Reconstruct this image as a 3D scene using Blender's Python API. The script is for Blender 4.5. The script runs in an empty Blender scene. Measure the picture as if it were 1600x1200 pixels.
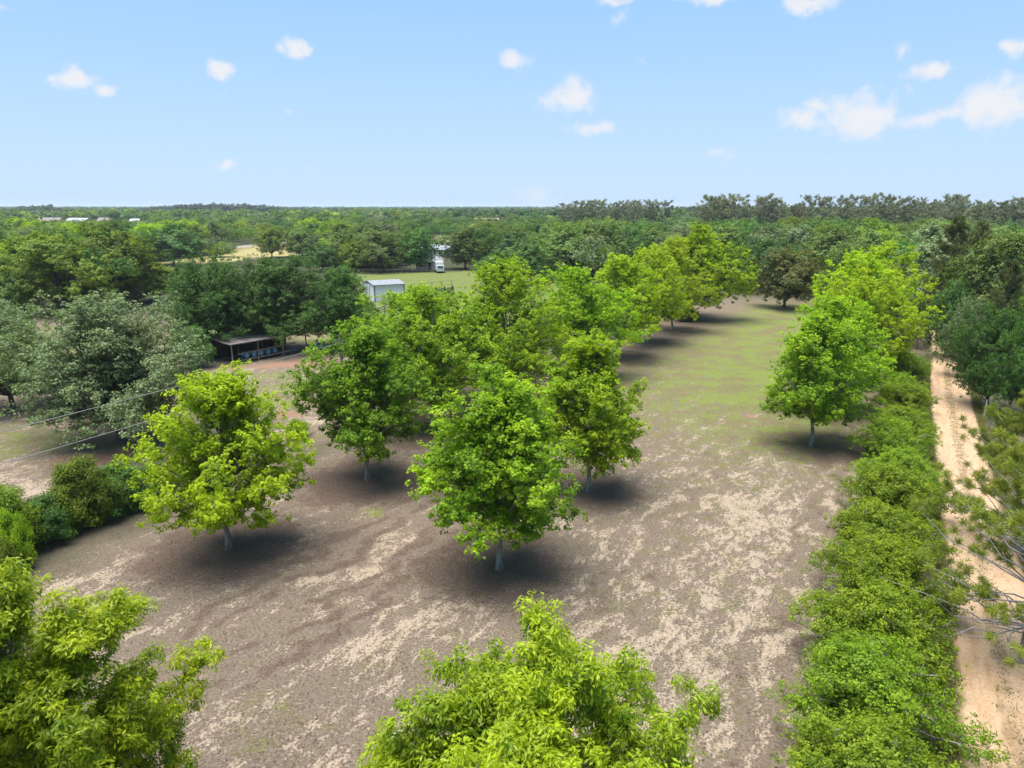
import bpy, math, random
import numpy as np
from mathutils import Vector

R_ = math.radians
random.seed(7)
sc = bpy.context.scene
COL = sc.collection

# ------------------------------------------------------------------ camera
F_PX, CX, CY = 1111.0, 800.0, 600.0        # lens of the drone, in pixels of a 1600 x 1200 frame
CAM_H, PITCH = 18.0, R_(14.05)
cam_d = bpy.data.cameras.new('camera')
cam_d.sensor_width = 36.0
cam_d.lens = F_PX / 1600.0 * 36.0
cam_d.clip_start, cam_d.clip_end = 0.2, 30000
cam = bpy.data.objects.new('camera', cam_d)
cam.location = (0, 0, CAM_H)
cam.rotation_euler = (R_(90) - PITCH, 0, 0)
COL.objects.link(cam)
sc.camera = cam


def G(u, v, h=0.0):
    """ground point seen at a place of the photograph (at height h)"""
    ang = PITCH + math.atan((v - CY) / F_PX)
    D = (CAM_H - h) / math.tan(ang)
    z = D * math.cos(PITCH) + (CAM_H - h) * math.sin(PITCH)
    return ((u - CX) / F_PX * z, D)


def proj(x, y, h):
    z = y * math.cos(PITCH) + (CAM_H - h) * math.sin(PITCH)
    yy = (CAM_H - h) * math.cos(PITCH) - y * math.sin(PITCH)
    return CX + x / z * F_PX, CY + yy / z * F_PX, z


def height_at(v, D):
    return CAM_H - D * math.tan(PITCH + math.atan((v - CY) / F_PX))


TH = R_(29.3)                              # heading of the orchard rows
DX, DY = math.sin(TH), math.cos(TH)


def row(p, a):
    return (p * DY + a * DX, -p * DX + a * DY)


# ------------------------------------------------------------------ helpers
def link(o, parent=None):
    COL.objects.link(o)
    if parent is not None:
        o.parent = parent
    return o


def tag(o, label=None, cat=None, group=None, kind=None):
    if label: o['label'] = label
    if cat: o['category'] = cat
    if group: o['group'] = group
    if kind: o['kind'] = kind
    return o


def empty(name, loc, rz=0.0, label=None, cat=None, group=None):
    o = bpy.data.objects.new(name, None)
    o.empty_display_size = 0.3
    o.location = loc
    o.rotation_euler = (0, 0, rz)
    link(o)
    return tag(o, label, cat, group)


def np_mesh(name, V, Fq, mat, tint=None, smooth=False, attrs=None):
    me = bpy.data.meshes.new(name)
    V = np.ascontiguousarray(V, dtype=np.float32)
    Fq = np.ascontiguousarray(Fq, dtype=np.int32)
    n, k = Fq.shape
    me.vertices.add(len(V)); me.vertices.foreach_set('co', V.ravel())
    me.loops.add(n * k); me.loops.foreach_set('vertex_index', Fq.ravel())
    me.polygons.add(n); me.polygons.foreach_set('loop_start', np.arange(n, dtype=np.int32) * k)
    if smooth:
        me.polygons.foreach_set('use_smooth', np.ones(n, dtype=bool))
    allattr = dict(attrs or {})
    if tint is not None:
        allattr['tint'] = tint
    for an, arr in allattr.items():
        at = me.attributes.new(an, 'FLOAT_COLOR', 'POINT')
        a4 = np.ones((len(V), 4), dtype=np.float32)
        a4[:, :arr.shape[1]] = arr
        at.data.foreach_set('color', a4.ravel())
    me.update()
    if mat is not None:
        me.materials.append(mat)
    return me


class MB:
    """collects boxes, bars and tubes of ONE mesh"""
    def __init__(s): s.v, s.f = [], []

    def box(s, c, d, rz=0.0, rx=0.0, ry=0.0):
        from mathutils import Euler
        m = Euler((rx, ry, rz)).to_matrix()
        b = len(s.v)
        for sx in (-.5, .5):
            for sy in (-.5, .5):
                for sz in (-.5, .5):
                    s.v.append(tuple(Vector(c) + m @ Vector((sx * d[0], sy * d[1], sz * d[2]))))
        for q in ((0, 1, 3, 2), (4, 6, 7, 5), (0, 4, 5, 1), (2, 3, 7, 6), (0, 2, 6, 4), (1, 5, 7, 3)):
            s.f.append(tuple(b + i for i in q))
        return s

    def tube(s, pts, rad, n=8, cap=True):
        pts = [Vector(p) for p in pts]
        rads = rad if hasattr(rad, '__len__') else [rad] * len(pts)
        b = len(s.v)
        for i, p in enumerate(pts):
            t = (pts[min(i + 1, len(pts) - 1)] - pts[max(i - 1, 0)]).normalized()
            a = t.cross(Vector((0, 0, 1)) if abs(t.z) < .9 else Vector((1, 0, 0))).normalized()
            c = t.cross(a)
            for k in range(n):
                q = 2 * math.pi * k / n
                s.v.append(tuple(p + (a * math.cos(q) + c * math.sin(q)) * rads[i]))
        for i in range(len(pts) - 1):
            for k in range(n):
                s.f.append((b + i * n + k, b + i * n + (k + 1) % n, b + (i + 1) * n + (k + 1) % n, b + (i + 1) * n + k))
        if cap:
            s.f.append(tuple(b + k for k in range(n)))
            s.f.append(tuple(b + (len(pts) - 1) * n + k for k in reversed(range(n))))
        return s

    def poly(s, pts, faces):
        b = len(s.v)
        s.v += [tuple(p) for p in pts]
        s.f += [tuple(b + i for i in f) for f in faces]
        return s

    def build(s, name, mat, parent=None, bevel=0.0):
        me = bpy.data.meshes.new(name)
        me.from_pydata(s.v, [], s.f)
        me.update()
        if mat: me.materials.append(mat)
        o = link(bpy.data.objects.new(name, me), parent)
        if bevel:
            m = o.modifiers.new('bevel', 'BEVEL'); m.width = bevel; m.segments = 2
        return o


# ------------------------------------------------------------------ materials
class NT:
    def __init__(s, nt): s.nt = nt
    def n(s, t, **kw):
        nd = s.nt.nodes.new(t)
        for k, v in kw.items(): setattr(nd, k, v)
        return nd
    def l(s, a, b): s.nt.links.new(a, b)
    def val(s, sock, v):
        if hasattr(v, 'is_linked') or isinstance(v, bpy.types.NodeSocket): s.l(v, sock)
        else: sock.default_value = v
    def math(s, op, a, b=None, c=None, clamp=False):
        nd = s.n('ShaderNodeMath', operation=op, use_clamp=clamp)
        s.val(nd.inputs[0], a)
        if b is not None: s.val(nd.inputs[1], b)
        if c is not None: s.val(nd.inputs[2], c)
        return nd.outputs[0]
    def mix(s, f, a, b, blend='MIX'):
        nd = s.n('ShaderNodeMix', data_type='RGBA', blend_type=blend)
        s.val(nd.inputs[0], f)
        for so, v in ((nd.inputs[6], a), (nd.inputs[7], b)):
            if isinstance(v, tuple): so.default_value = (*v[:3], 1)
            else: s.l(v, so)
        return nd.outputs[2]
    def noise(s, vec, scale, detail=4, rough=.55, dist=0.0):
        nd = s.n('ShaderNodeTexNoise')
        s.l(vec, nd.inputs['Vector'])
        nd.inputs['Scale'].default_value = scale
        nd.inputs['Detail'].default_value = detail
        nd.inputs['Roughness'].default_value = rough
        nd.inputs['Distortion'].default_value = dist
        return nd.outputs['Fac']
    def step(s, v, lo, hi, a=0.0, b=1.0):
        nd = s.n('ShaderNodeMapRange', interpolation_type='SMOOTHSTEP')
        s.val(nd.inputs[0], v); s.val(nd.inputs[1], lo); s.val(nd.inputs[2], hi)
        nd.inputs[3].default_value = a; nd.inputs[4].default_value = b
        return nd.outputs[0]


def new_mat(name):
    m = bpy.data.materials.new(name)
    m.use_nodes = True
    t = NT(m.node_tree)
    for nd in list(m.node_tree.nodes):
        m.node_tree.nodes.remove(nd)
    out = t.n('ShaderNodeOutputMaterial')
    return m, t, out


def leaf_mat(name, a, b, trans=.42, gloss=.16, sat=1.0, objvar=(.92, 1.08)):
    """foliage: leaf colours a..b vary by twig and leaf, some light passes through"""
    m, t, out = new_mat(name)
    at = t.n('ShaderNodeAttribute', attribute_name='tint')
    sp = t.n('ShaderNodeSeparateColor'); t.l(at.outputs['Color'], sp.inputs[0])
    f = t.math('ADD', t.math('MULTIPLY', sp.outputs[0], .6), t.math('MULTIPLY', sp.outputs[1], .4))
    c = t.mix(f, a, b)
    oi = t.n('ShaderNodeObjectInfo')
    hsv = t.n('ShaderNodeHueSaturation')
    t.l(t.step(oi.outputs['Random'], 0, 1, .492, .508), hsv.inputs['Hue'])
    t.l(t.step(oi.outputs['Random'], 0, 1, objvar[0], objvar[1]), hsv.inputs['Value'])
    hsv.inputs['Saturation'].default_value = sat
    t.l(c, hsv.inputs['Color'])
    p = t.n('ShaderNodeBsdfPrincipled')
    t.l(hsv.outputs[0], p.inputs['Base Color'])
    p.inputs['Roughness'].default_value = .5
    p.inputs['Specular IOR Level'].default_value = gloss
    tr = t.n('ShaderNodeBsdfTranslucent')
    t.l(t.mix(1.0, hsv.outputs[0], (1.32, 1.38, .5), 'MULTIPLY'), tr.inputs['Color'])
    mx = t.n('ShaderNodeMixShader'); mx.inputs[0].default_value = trans
    t.l(p.outputs[0], mx.inputs[1]); t.l(tr.outputs[0], mx.inputs[2])
    t.l(mx.outputs[0], out.inputs['Surface'])
    return m


def plain_mat(name, col, rough=.7, var=.18, scale=2.0, metal=0.0, col2=None, bump=0.0, stretch=None):
    m, t, out = new_mat(name)
    tc = t.n('ShaderNodeTexCoord')
    vec = tc.outputs['Object']
    if stretch:
        mp = t.n('ShaderNodeMapping'); mp.inputs['Scale'].default_value = stretch
        t.l(vec, mp.inputs[0]); vec = mp.outputs[0]
    n1 = t.noise(vec, scale, 6, .6)
    c2 = col2 or tuple(max(0, c * (1 - 2 * var)) for c in col)
    c = t.mix(t.step(n1, .3, .7), col, c2)
    p = t.n('ShaderNodeBsdfPrincipled')
    t.l(c, p.inputs['Base Color'])
    p.inputs['Roughness'].default_value = rough
    p.inputs['Metallic'].default_value = metal
    if bump:
        bp = t.n('ShaderNodeBump'); bp.inputs['Strength'].default_value = bump; bp.inputs['Distance'].default_value = .05
        t.l(n1, bp.inputs['Height']); t.l(bp.outputs[0], p.inputs['Normal'])
    t.l(p.outputs[0], out.inputs['Surface'])
    return m


M = {}
M['bark_pale'] = plain_mat('bark_pale', (.285, .27, .24), .9, col2=(.105, .09, .075), scale=4, bump=.5, stretch=(1, 1, .4))
M['bark_dark'] = plain_mat('bark_dark', (.10, .085, .07), .9, col2=(.045, .04, .035), scale=4, bump=.5, stretch=(1, 1, .3))
M['bark_pine'] = plain_mat('bark_pine', (.20, .17, .15), .9, col2=(.09, .07, .06), scale=4, bump=.5, stretch=(1, 1, .3))
M['twig_grey'] = plain_mat('twig_grey', (.30, .28, .27), .9, col2=(.17, .15, .14), scale=4)
# leaf colours
M['lf_yellow'] = leaf_mat('leaf_yellow_green', (0.177, 0.273, 0.007), (0.432, 0.534, 0.016), .45)
M['lf_lime'] = leaf_mat('leaf_lime', (0.103, 0.215, 0.007), (0.394, 0.527, 0.016), .45)
M['lf_green'] = leaf_mat('leaf_green', (0.076, 0.174, 0.009), (0.360, 0.473, 0.018), .42)
M['lf_deep'] = leaf_mat('leaf_deep', (0.050, 0.137, 0.009), (0.251, 0.407, 0.018), .40)
M['lf_hedge'] = leaf_mat('leaf_hedge', (0.066, 0.131, 0.009), (0.296, 0.393, 0.024), .42)
M['lf_front'] = leaf_mat('leaf_front', (0.086, 0.169, 0.006), (0.437, 0.514, 0.014), .45, .3)
M['lf_oakgrey'] = leaf_mat('leaf_oak_grey', (0.093, 0.132, 0.050), (0.180, 0.228, 0.095), .25, .25, objvar=(.74, 1.26))
M['lf_oakdark'] = leaf_mat('leaf_oak_dark', (0.040, 0.102, 0.017), (0.101, 0.198, 0.032), .28, .2, objvar=(.74, 1.26))
M['lf_oakmid'] = leaf_mat('leaf_oak_mid', (0.083, 0.140, 0.025), (0.175, 0.245, 0.047), .3, .2, objvar=(.74, 1.26))
M['lf_oakgreen'] = leaf_mat('leaf_oak_green', (0.076, 0.144, 0.011), (0.219, 0.294, 0.020), .35, .2, objvar=(.74, 1.26))
M['lf_ochre'] = leaf_mat('leaf_ochre', (0.056, 0.090, 0.020), (0.206, 0.192, 0.044), .3, .2, objvar=(.74, 1.26))
M['lf_pine'] = leaf_mat('needle_green', (0.086, 0.122, 0.035), (0.171, 0.193, 0.055), .2, .2, objvar=(.74, 1.26))
M['lf_pineolive'] = leaf_mat('needle_olive', (0.111, 0.164, 0.020), (0.297, 0.299, 0.035), .3, .2)
M['lf_pinefar'] = leaf_mat('needle_far', (0.125, 0.151, 0.086), (0.238, 0.242, 0.135), .15, .15, objvar=(.74, 1.26))
M['lf_bare'] = leaf_mat('twig_haze', (.14, .13, .11), (.21, .19, .16), .1, .1)


# ------------------------------------------------------------------ foliage and wood
def unit(a):
    return a / np.maximum(np.linalg.norm(a, axis=-1, keepdims=True), 1e-9)


def leaf_quads(rng, P, N, L, W, fold=.18, T=None):
    """diamond leaves at P facing N; L long, W wide"""
    n = len(P)
    if T is None:
        T = rng.normal(size=(n, 3))
    T = unit(T - N * (T * N).sum(1, keepdims=True))
    B = np.cross(N, T)
    L = np.broadcast_to(np.asarray(L, float).reshape(-1, 1), (n, 1))
    W = np.broadcast_to(np.asarray(W, float).reshape(-1, 1), (n, 1))
    up = N * (W * fold)
    V = np.empty((n, 4, 3))
    V[:, 0] = P - T * L * .5
    V[:, 1] = P + B * W * .5 + up + T * L * .04
    V[:, 2] = P + T * L * .5
    V[:, 3] = P - B * W * .5 + up + T * L * .04
    return V.reshape(-1, 3), np.arange(4 * n).reshape(n, 4)


def tubes_np(lines, sides=5):
    """lines: list of (points (k,3), radii (k,)) -> one quad mesh"""
    groups = {}
    for pts, rad in lines:
        groups.setdefault(len(pts), []).append((pts, rad))
    VV, FF, b = [], [], 0
    for k, gl in groups.items():
        sd = sides if k > 3 else 3
        ang = np.linspace(0, 2 * np.pi, sd, endpoint=False)
        P = np.array([g[0] for g in gl]); Rd = np.array([g[1] for g in gl]); m = len(gl)
        t = unit(np.gradient(P, axis=1))
        ref = np.where(np.abs(t[:, :, 2:3]) < .9, np.array([0, 0, 1.]), np.array([1., 0, 0]))
        a = unit(np.cross(t, ref)); c = np.cross(t, a)
        ring = P[:, :, None, :] + Rd[:, :, None, None] * (a[:, :, None, :] * np.cos(ang)[None, None, :, None] + c[:, :, None, :] * np.sin(ang)[None, None, :, None])
        VV.append(ring.reshape(-1, 3))
        I = b + np.arange(m * k * sd).reshape(m, k, sd)
        J = np.roll(I, -1, axis=2)
        FF.append(np.stack([I[:, :-1], J[:, :-1], J[:, 1:], I[:, 1:]], -1).reshape(-1, 4))
        b += m * k * sd
    return np.concatenate(VV), np.concatenate(FF)


def curve_line(p0, p1, sag, n, rng, wig):
    s = np.linspace(0, 1, n)[:, None]
    p = p0 + (p1 - p0) * s
    p[:, 2:3] += sag * (s * (1 - s)) * 4
    w = rng.normal(size=(n, 3)) * wig
    w[0] = 0; w[-1] = 0
    return p + w


def broadleaf(seed, H, R, clear, ends=46, inner=16, twigs=6, per=90, leaf=.22, aspect=.9, clump=.55,
              peak=.37, sharp=.6, trunk_r=.2, wild=.16, droop=.0, flat=.75, up=.55, outw=.45, lobes=(), shape_twigs=True, top=.9,
              spray=False, sub=3, spread=.34, tw_lo=.45, tw_len=1.0, nrand=.45):
    """a grown tree: trunk, limbs to the crown's edge, twigs, leaves on the twigs. Returns (wood V,F), (leaf V,F,tint)"""
    rng = np.random.default_rng(seed)
    ph = rng.uniform(0, 6.28, 6); am = rng.normal(size=6) * wild

    def env(uu, az):
        e = np.sin(np.pi * np.clip(uu, 0.02, .995) ** (math.log(.5) / math.log(peak))) ** sharp
        k = 1 + am[0] * math.sin(az + ph[0]) + am[1] * math.sin(2 * az + ph[1] + 3 * uu) + am[2] * math.sin(3 * az + ph[2] - 4 * uu) + .6 * am[3] * math.sin(5 * az + ph[3] + 7 * uu)
        return R * e * k
    base = clear * .82
    lean = rng.normal(size=2) * .03 * H
    tz = np.linspace(0, H * top, 9)
    tp = np.stack([lean[0] * (tz / H) ** 2 + rng.normal(size=9) * .012 * H * (tz > clear * .6), lean[1] * (tz / H) ** 2 + rng.normal(size=9) * .012 * H * (tz > clear * .6), tz], 1)
    tr = trunk_r * (1 - .93 * (tz / (H * top)) ** .8)
    tz = np.concatenate([[0, .12, .35], tz[1:]]); tp = np.concatenate([np.zeros((3, 3)) + np.array([0, 0, 1.]) * np.array([[0], [.12], [.35]]), tp[1:]]); tp[0, 2] = -.1
    tr = np.concatenate([[tr[0] * 1.5, tr[0] * 1.18, tr[0] * 1.04], tr[1:]])
    lines = [(tp, tr)]

    def trunk_at(z):
        return np.array([np.interp(z, tz, tp[:, 0]), np.interp(z, tz, tp[:, 1]), z])
    C, Cax, crnd = [], [], []
    tot = ends + inner
    for i in range(tot + len(lobes)):
        if i < tot:
            shell = i < ends
            uu = (rng.uniform(0.06, 1.0) if not shell else ((i + rng.uniform(.1, .9)) / ends) ** .88)
            uu = .05 + .93 * uu
            az = i * 2.39996 + rng.normal() * .35
            rr = env(uu, az) * (rng.uniform(.82, 1.04) if shell else rng.uniform(.3, .65))
            if shell and rng.random() < .16: rr *= rng.uniform(1.08, 1.25)
            z = base + (H - base) * uu
            if shell and uu > .7: z += rng.normal() * .05 * H
        else:
            az, uu, rr = lobes[i - tot]
            rr *= R; z = base + (H - base) * uu
        tgt = np.array([math.sin(az) * rr, math.cos(az) * rr, z])
        el = .35 + .9 * uu
        z0 = z - max(rr, .4) * math.tan(min(el, 1.1))
        z0 = min(max(z0, clear * rng.uniform(.8, 1.15)), H * .82)
        p0 = trunk_at(z0)
        tgt[:2] += p0[:2] * .6
        n = 6
        ln = curve_line(p0, tgt, np.linalg.norm(tgt - p0) * .08 * (1 - droop * 2), n, rng, .035 * np.linalg.norm(tgt - p0))
        r0 = max(.018, trunk_r * .42 * (1 - .75 * (z0 / H)) * rng.uniform(.7, 1.1))
        lines.append((ln, np.linspace(r0, .012, n)))
        LL = np.linalg.norm(tgt - p0)
        cv = rng.random()
        bare = i < tot and rng.random() < .045 and R < 6 and not spray
        for k in range(twigs):
            s = rng.uniform(tw_lo, 1.0) if k else 1.0
            q = np.array([np.interp(s, np.linspace(0, 1, n), ln[:, j]) for j in range(3)])
            d = unit((tgt - p0)[None])[0] * .4 + rng.normal(size=3) * .75 + np.array([0, 0, .15 - droop])
            d = d / np.linalg.norm(d)
            tl = tw_len * rng.uniform(.12, .3) * (R + 1.0) * (.55 if k else .28)
            e = q + d * tl
            if e[2] < base * .8: e[2] = base * .8 + rng.uniform(0, .4)
            if e[2] > H * 1.03: e[2] = H * 1.03
            if shape_twigs:
                lines.append((np.stack([q, (q + e) / 2 + rng.normal(size=3) * .05 * tl, e]), np.array([.022, .015, .007])))
            if bare: continue
            C.append(e); crnd.append(.65 * cv + .35 * rng.random()); Cax.append(d)
            if k % 2 == 0:
                C.append(q + (e - q) * .4); crnd.append(.65 * cv + .35 * rng.random()); Cax.append(d)
    C = np.array(C); crnd = np.array(crnd); Cax = np.array(Cax)
    if sub > 1:
        nC = len(C)
        C = np.repeat(C, sub, axis=0) + rng.normal(size=(nC * sub, 3)) * spread * np.array([1, 1, .8]) + np.array([0, 0, .08])
        crnd = np.clip(np.repeat(crnd, sub) + rng.normal(size=nC * sub) * .22, 0, 1); Cax = np.repeat(Cax, sub, axis=0)
        C[:, 2] = np.maximum(C[:, 2], .12)
        per = per / sub
    cnt = np.maximum(4, (per * rng.uniform(.45, 1.5, len(C)))).astype(int)
    ids = np.repeat(np.arange(len(C)), cnt)
    n = len(ids)
    size_c = clump * rng.uniform(.65, 1.3, len(C))
    dirs = unit(rng.normal(size=(n, 3)))
    rad = rng.uniform(.15, 1, n) ** .6
    off = dirs * (rad * size_c[ids])[:, None] * np.array([1, 1, flat])
    P = C[ids] + off
    outv = unit(P - np.array([0, 0, H * .42]))
    N = unit(np.array([0, 0, up]) + outv * outw + dirs * .5 + rng.normal(size=(n, 3)) * nrand)
    T = None
    if spray:                                   # leaflets hang away from the twig tip
        T = dirs * .8 + np.array([0, 0, -.55]) + rng.normal(size=(n, 3)) * .35
    sz = leaf * rng.uniform(.6, 1.25, n)
    V, Fq = leaf_quads(rng, P, N, sz, sz * aspect, .2, T)
    tint = np.stack([crnd[ids], rng.random(n), np.full(n, .5)], 1)
    tint = np.repeat(tint, 4, axis=0)
    return tubes_np(lines), (V, Fq, tint)


def pine(seed, H, R, clear, whorls=12, per_w=6, tufts=5, needles=34, nl=.3, nw=.022, trunk_r=.2, taper=.9, dead=0, upturn=.25, flat_top=False):
    rng = np.random.default_rng(seed)
    tz = np.linspace(0, H, 8)
    tp = np.stack([rng.normal(size=8) * .008 * H, rng.normal(size=8) * .008 * H, tz], 1); tp[0, :2] = 0
    lines = [(tp, trunk_r * (1 - .92 * (tz / H)))]
    C, D_, rn = [], [], []
    for w in range(whorls + dead):
        isdead = w >= whorls
        f = ((w + rng.uniform(0, .8)) / whorls) if not isdead else -rng.uniform(.02, .35)
        z = clear + (H - clear) * f
        z = max(z, H * .18)
        for b in range(per_w if not isdead else 3):
            az = rng.uniform(0, 6.283)
            prof = (1 - taper * max(f, 0) ** 1.4) if not flat_top else math.sin(math.pi * min(.97, .12 + .8 * max(f, 0))) ** .7
            ln_ = R * prof * rng.uniform(.55, 1.1)
            d = np.array([math.sin(az), math.cos(az), rng.uniform(-.1, .25) + .35 * max(f, 0)])
            p0 = np.array([np.interp(z, tz, tp[:, 0]), np.interp(z, tz, tp[:, 1]), z])
            p1 = p0 + d * ln_; p1[2] += upturn * ln_
            cl = curve_line(p0, p1, -.06 * ln_, 5, rng, .04 * ln_)
            lines.append((cl, np.linspace(max(.02, trunk_r * .25 * (1 - .6 * max(f, 0))), .01, 5)))
            cv = rng.random()
            for k in range(tufts if not isdead else 3):
                s = rng.uniform(.35, 1) if k else 1.0
                q = np.array([np.interp(s, np.linspace(0, 1, 5), cl[:, j]) for j in range(3)])
                dd = unit((d * .6 + rng.normal(size=3) * .5 + np.array([0, 0, .35]))[None])[0]
                e = q + dd * rng.uniform(.15, .3) * max(1.0, R * .35)
                lines.append((np.stack([q, (q + e) / 2, e]), np.array([.014, .01, .008])))
                if not isdead:
                    C.append(e); D_.append(dd); rn.append(.6 * cv + .4 * rng.random())
    C = np.array(C); D_ = np.array(D_); rn = np.array(rn)
    ids = np.repeat(np.arange(len(C)), needles)
    n = len(ids)
    dirs = unit(rng.normal(size=(n, 3)) * .8 + D_[ids] * .75)
    ll = nl * rng.uniform(.6, 1.15, n)
    P = C[ids] + dirs * (ll * .5)[:, None] - D_[ids] * (rng.uniform(0, .5, n) * nl)[:, None]
    N = unit(rng.normal(size=(n, 3)))
    V, Fq = leaf_quads(rng, P, N, ll, np.full(n, nw), .0, dirs)
    tint = np.repeat(np.stack([rn[ids], rng.random(n), np.full(n, .5)], 1), 4, axis=0)
    return tubes_np(lines, 5), (V, Fq, tint)


def tree_mesh(gen, leafmat, barkmat, kind, **kw):
    (wv, wf), (lv, lf, tint) = gen(**kw)
    return np_mesh(kind + '_trunk', wv, wf, barkmat, smooth=True), np_mesh(kind + '_crown', lv, lf, leafmat, tint=tint)


def place_tree(name, meshes, loc, rz, scale, label, group=None, cat='tree', top='crown'):
    e = empty(name, (loc[0], loc[1], 0.0), rz, label, cat, group)
    e.scale = scale
    link(bpy.data.objects.new('trunk' if top == 'crown' else 'stem', meshes[0]), e)
    link(bpy.data.objects.new(top, meshes[1]), e)
    return e


# ------------------------------------------------------------------ orchard
# (x, y), height, radius, leaf material, seed, label, extra
ORCH = []


def orch(xy, H, Rr, mat, seed, label, rz=None, **kw):
    Rr_in, Rr = Rr, Rr * (.84 if xy[1] < 60 else .92)
    H = H * .955
    p = dict(seed=seed, H=H, R=Rr, clear=2.3, trunk_r=.17, sharp=.52, ends=58, inner=20, twigs=7, per=78, leaf=.155, clump=.25, wild=.17, sub=4, spread=.32)
    p.update(kw)
    ms = tree_mesh(broadleaf, M[mat], M['bark_pale'], 'orchard_tree', **p)
    place_tree('orchard_tree', ms, xy, 0 if rz is None else rz, (1, 1, 1), label, 'orchard trees planted in rows')
    ORCH.append((xy[0], xy[1], Rr_in))


orch(G(780, 890), 10.3, 4.15, 'lf_green', 11, 'full mid-green tree with a pale trunk standing alone in the middle of the bare field', clear=2.45, lobes=[(1.9, .22, 1.05), (4.4, .45, 1.05), (4.6, .5, 1.0)])
orch(G(920, 767), 9.9, 3.7, 'lf_lime', 23, 'smaller light-green tree just behind the middle tree, its slim trunk in the open lane', clear=2.3)
orch(G(357, 858), 9.8, 4.5, 'lf_yellow', 35, 'bright yellow-green tree beside the dark shrub row at the left of the field', clear=2.0)
orch(G(574, 750), 10.6, 4.6, 'lf_deep', 41, 'dark green tree with a lime top between the yellow-green tree and the middle tree', clear=2.45, wild=.2, lobes=[(4.5, .55, 1.1), (4.7, .5, 1.0), (4.3, .4, 1.0), (5.5, .97, .35)])
orch((-6.6, 57.0), 11.6, 7.6, 'lf_green', 53, 'broad green orchard tree right behind the dark tree with the lime top', ends=84, inner=34)
orch((-.6, 64.0), 13.6, 6.6, 'lf_lime', 61, 'tall lime tree whose tip rises above its neighbours in the close-planted row', ends=80, inner=34)
orch((7.0, 75), 11.8, 6.2, 'lf_lime', 77, 'rounded lime tree behind the smaller light-green tree in the close-planted row', ends=80, inner=34)
orch((12.8, 85), 12.6, 5.8, 'lf_yellow', 83, 'yellow-green tree in the close-planted row, third back from its far end')
orch((18.5, 95), 13.0, 5.8, 'lf_yellow', 97, 'yellow-green tree in the close-planted row, second before the tall end tree', clear=2.2)
orch((24.0, 105), 13.6, 5.6, 'lf_yellow', 101, 'yellow-green tree touching the tall end tree of the close-planted row', clear=2.2)
orch((29.8, 115.5), 14.6, 7.0, 'lf_lime', 113, 'broad tall lime tree at the far end of the close-planted row', clear=2.6, spread=.5, clump=.38, leaf=.26)
orch((-9.6, 68.0), 10.6, 5.6, 'lf_green', 211, 'green tree at the back left of the close-planted row, nearest the plank fence')
orch(G(1268, 697), 10.2, 4.6, 'lf_green', 127, 'green tree with a white trunk standing alone beside the sandy strip on the right')
orch((28.8, 62.0), 10.4, 4.7, 'lf_lime', 131, 'lime tree directly behind the lone white-trunked tree on the right')
orch((36.8, 73), 11.6, 5.6, 'lf_yellow', 139, 'yellow-green tree in the middle of the right-hand orchard row')
orch((41.4, 85), 13.2, 6.0, 'lf_yellow', 149, 'tall yellow-green tree near the far end of the right-hand orchard row')
orch((50.0, 96), 13.4, 6.2, 'lf_yellow', 151, 'yellow tree at the far end of the right-hand row beside the pines')

# two near trees whose long narrow leaflets can be told apart
FRONT = dict(ends=70, inner=22, twigs=9, per=165, leaf=.15, aspect=.34, clump=.25, tw_lo=.62, tw_len=.8, flat=.9, spray=True, up=.5, outw=.2, wild=.17, clear=2.0, peak=.55, sharp=.46, sub=3, spread=.22)
orch((.2, 12.5), 8.95, 4.2, 'lf_front', 167, 'near lime tree with long narrow leaflets cut off by the bottom edge', **FRONT)
orch((-11.5, 14.2), 9.9, 3.15, 'lf_front', 173, 'near lime tree with narrow leaflets in the bottom left corner', **FRONT)

# ------------------------------------------------------------------ hedge of shrubs along the road
HEDGE_MESH = []
for s in range(4):
    HEDGE_MESH.append(tree_mesh(broadleaf, M['lf_hedge'], M['twig_grey'], 'hedge_shrub', seed=200 + s, H=3.0, R=2.35, clear=.25, ends=54, inner=20, twigs=7,
                                per=70, leaf=.105, aspect=.62, clump=.20, tw_lo=.55, peak=.40, sharp=.5, trunk_r=.09, wild=.22, flat=.7, top=.75, sub=4, spread=.24))
hedge_where = ['cut off by the bottom edge, first of the row', 'second of the row counted from the bottom edge', 'third of the row counted from the bottom edge',
               'fourth of the row, reached by the pine branches', 'fifth of the row, across from the pine tips', 'sixth of the row, level with the tip of the near pine',
               'seventh of the row, round and full', 'eighth of the row, beside the white-trunked tree', 'ninth of the row, behind the white-trunked tree',
               'tenth of the row, opposite the fence posts', 'eleventh of the row, at the dark oak beyond the road', 'twelfth of the row, small and far', 'last of the row, where the lane closes']
for i, a in enumerate([15.5, 20.2, 24.6, 29.2, 34.0, 38.8, 44.2, 50.0, 56.5, 62.5, 69.0, 76.0, 84.0]):
    x, y = row(.45 + .25 * math.sin(i * 2.1), a)
    s = [1.05, 1.0, .98, 1.02, .95, 1.0, 1.0, .92, .86, .84, .85, .8, .9][i]
    place_tree('hedge_shrub', HEDGE_MESH[i % 4], (x, y), i * 1.7, (s, s * 1.08, s * (1 + .08 * math.sin(i * 3.3))),
               'bright green roadside shrub, ' + hedge_where[i], 'shrubs in a row along the sandy road', 'shrub', 'crown')

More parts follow.
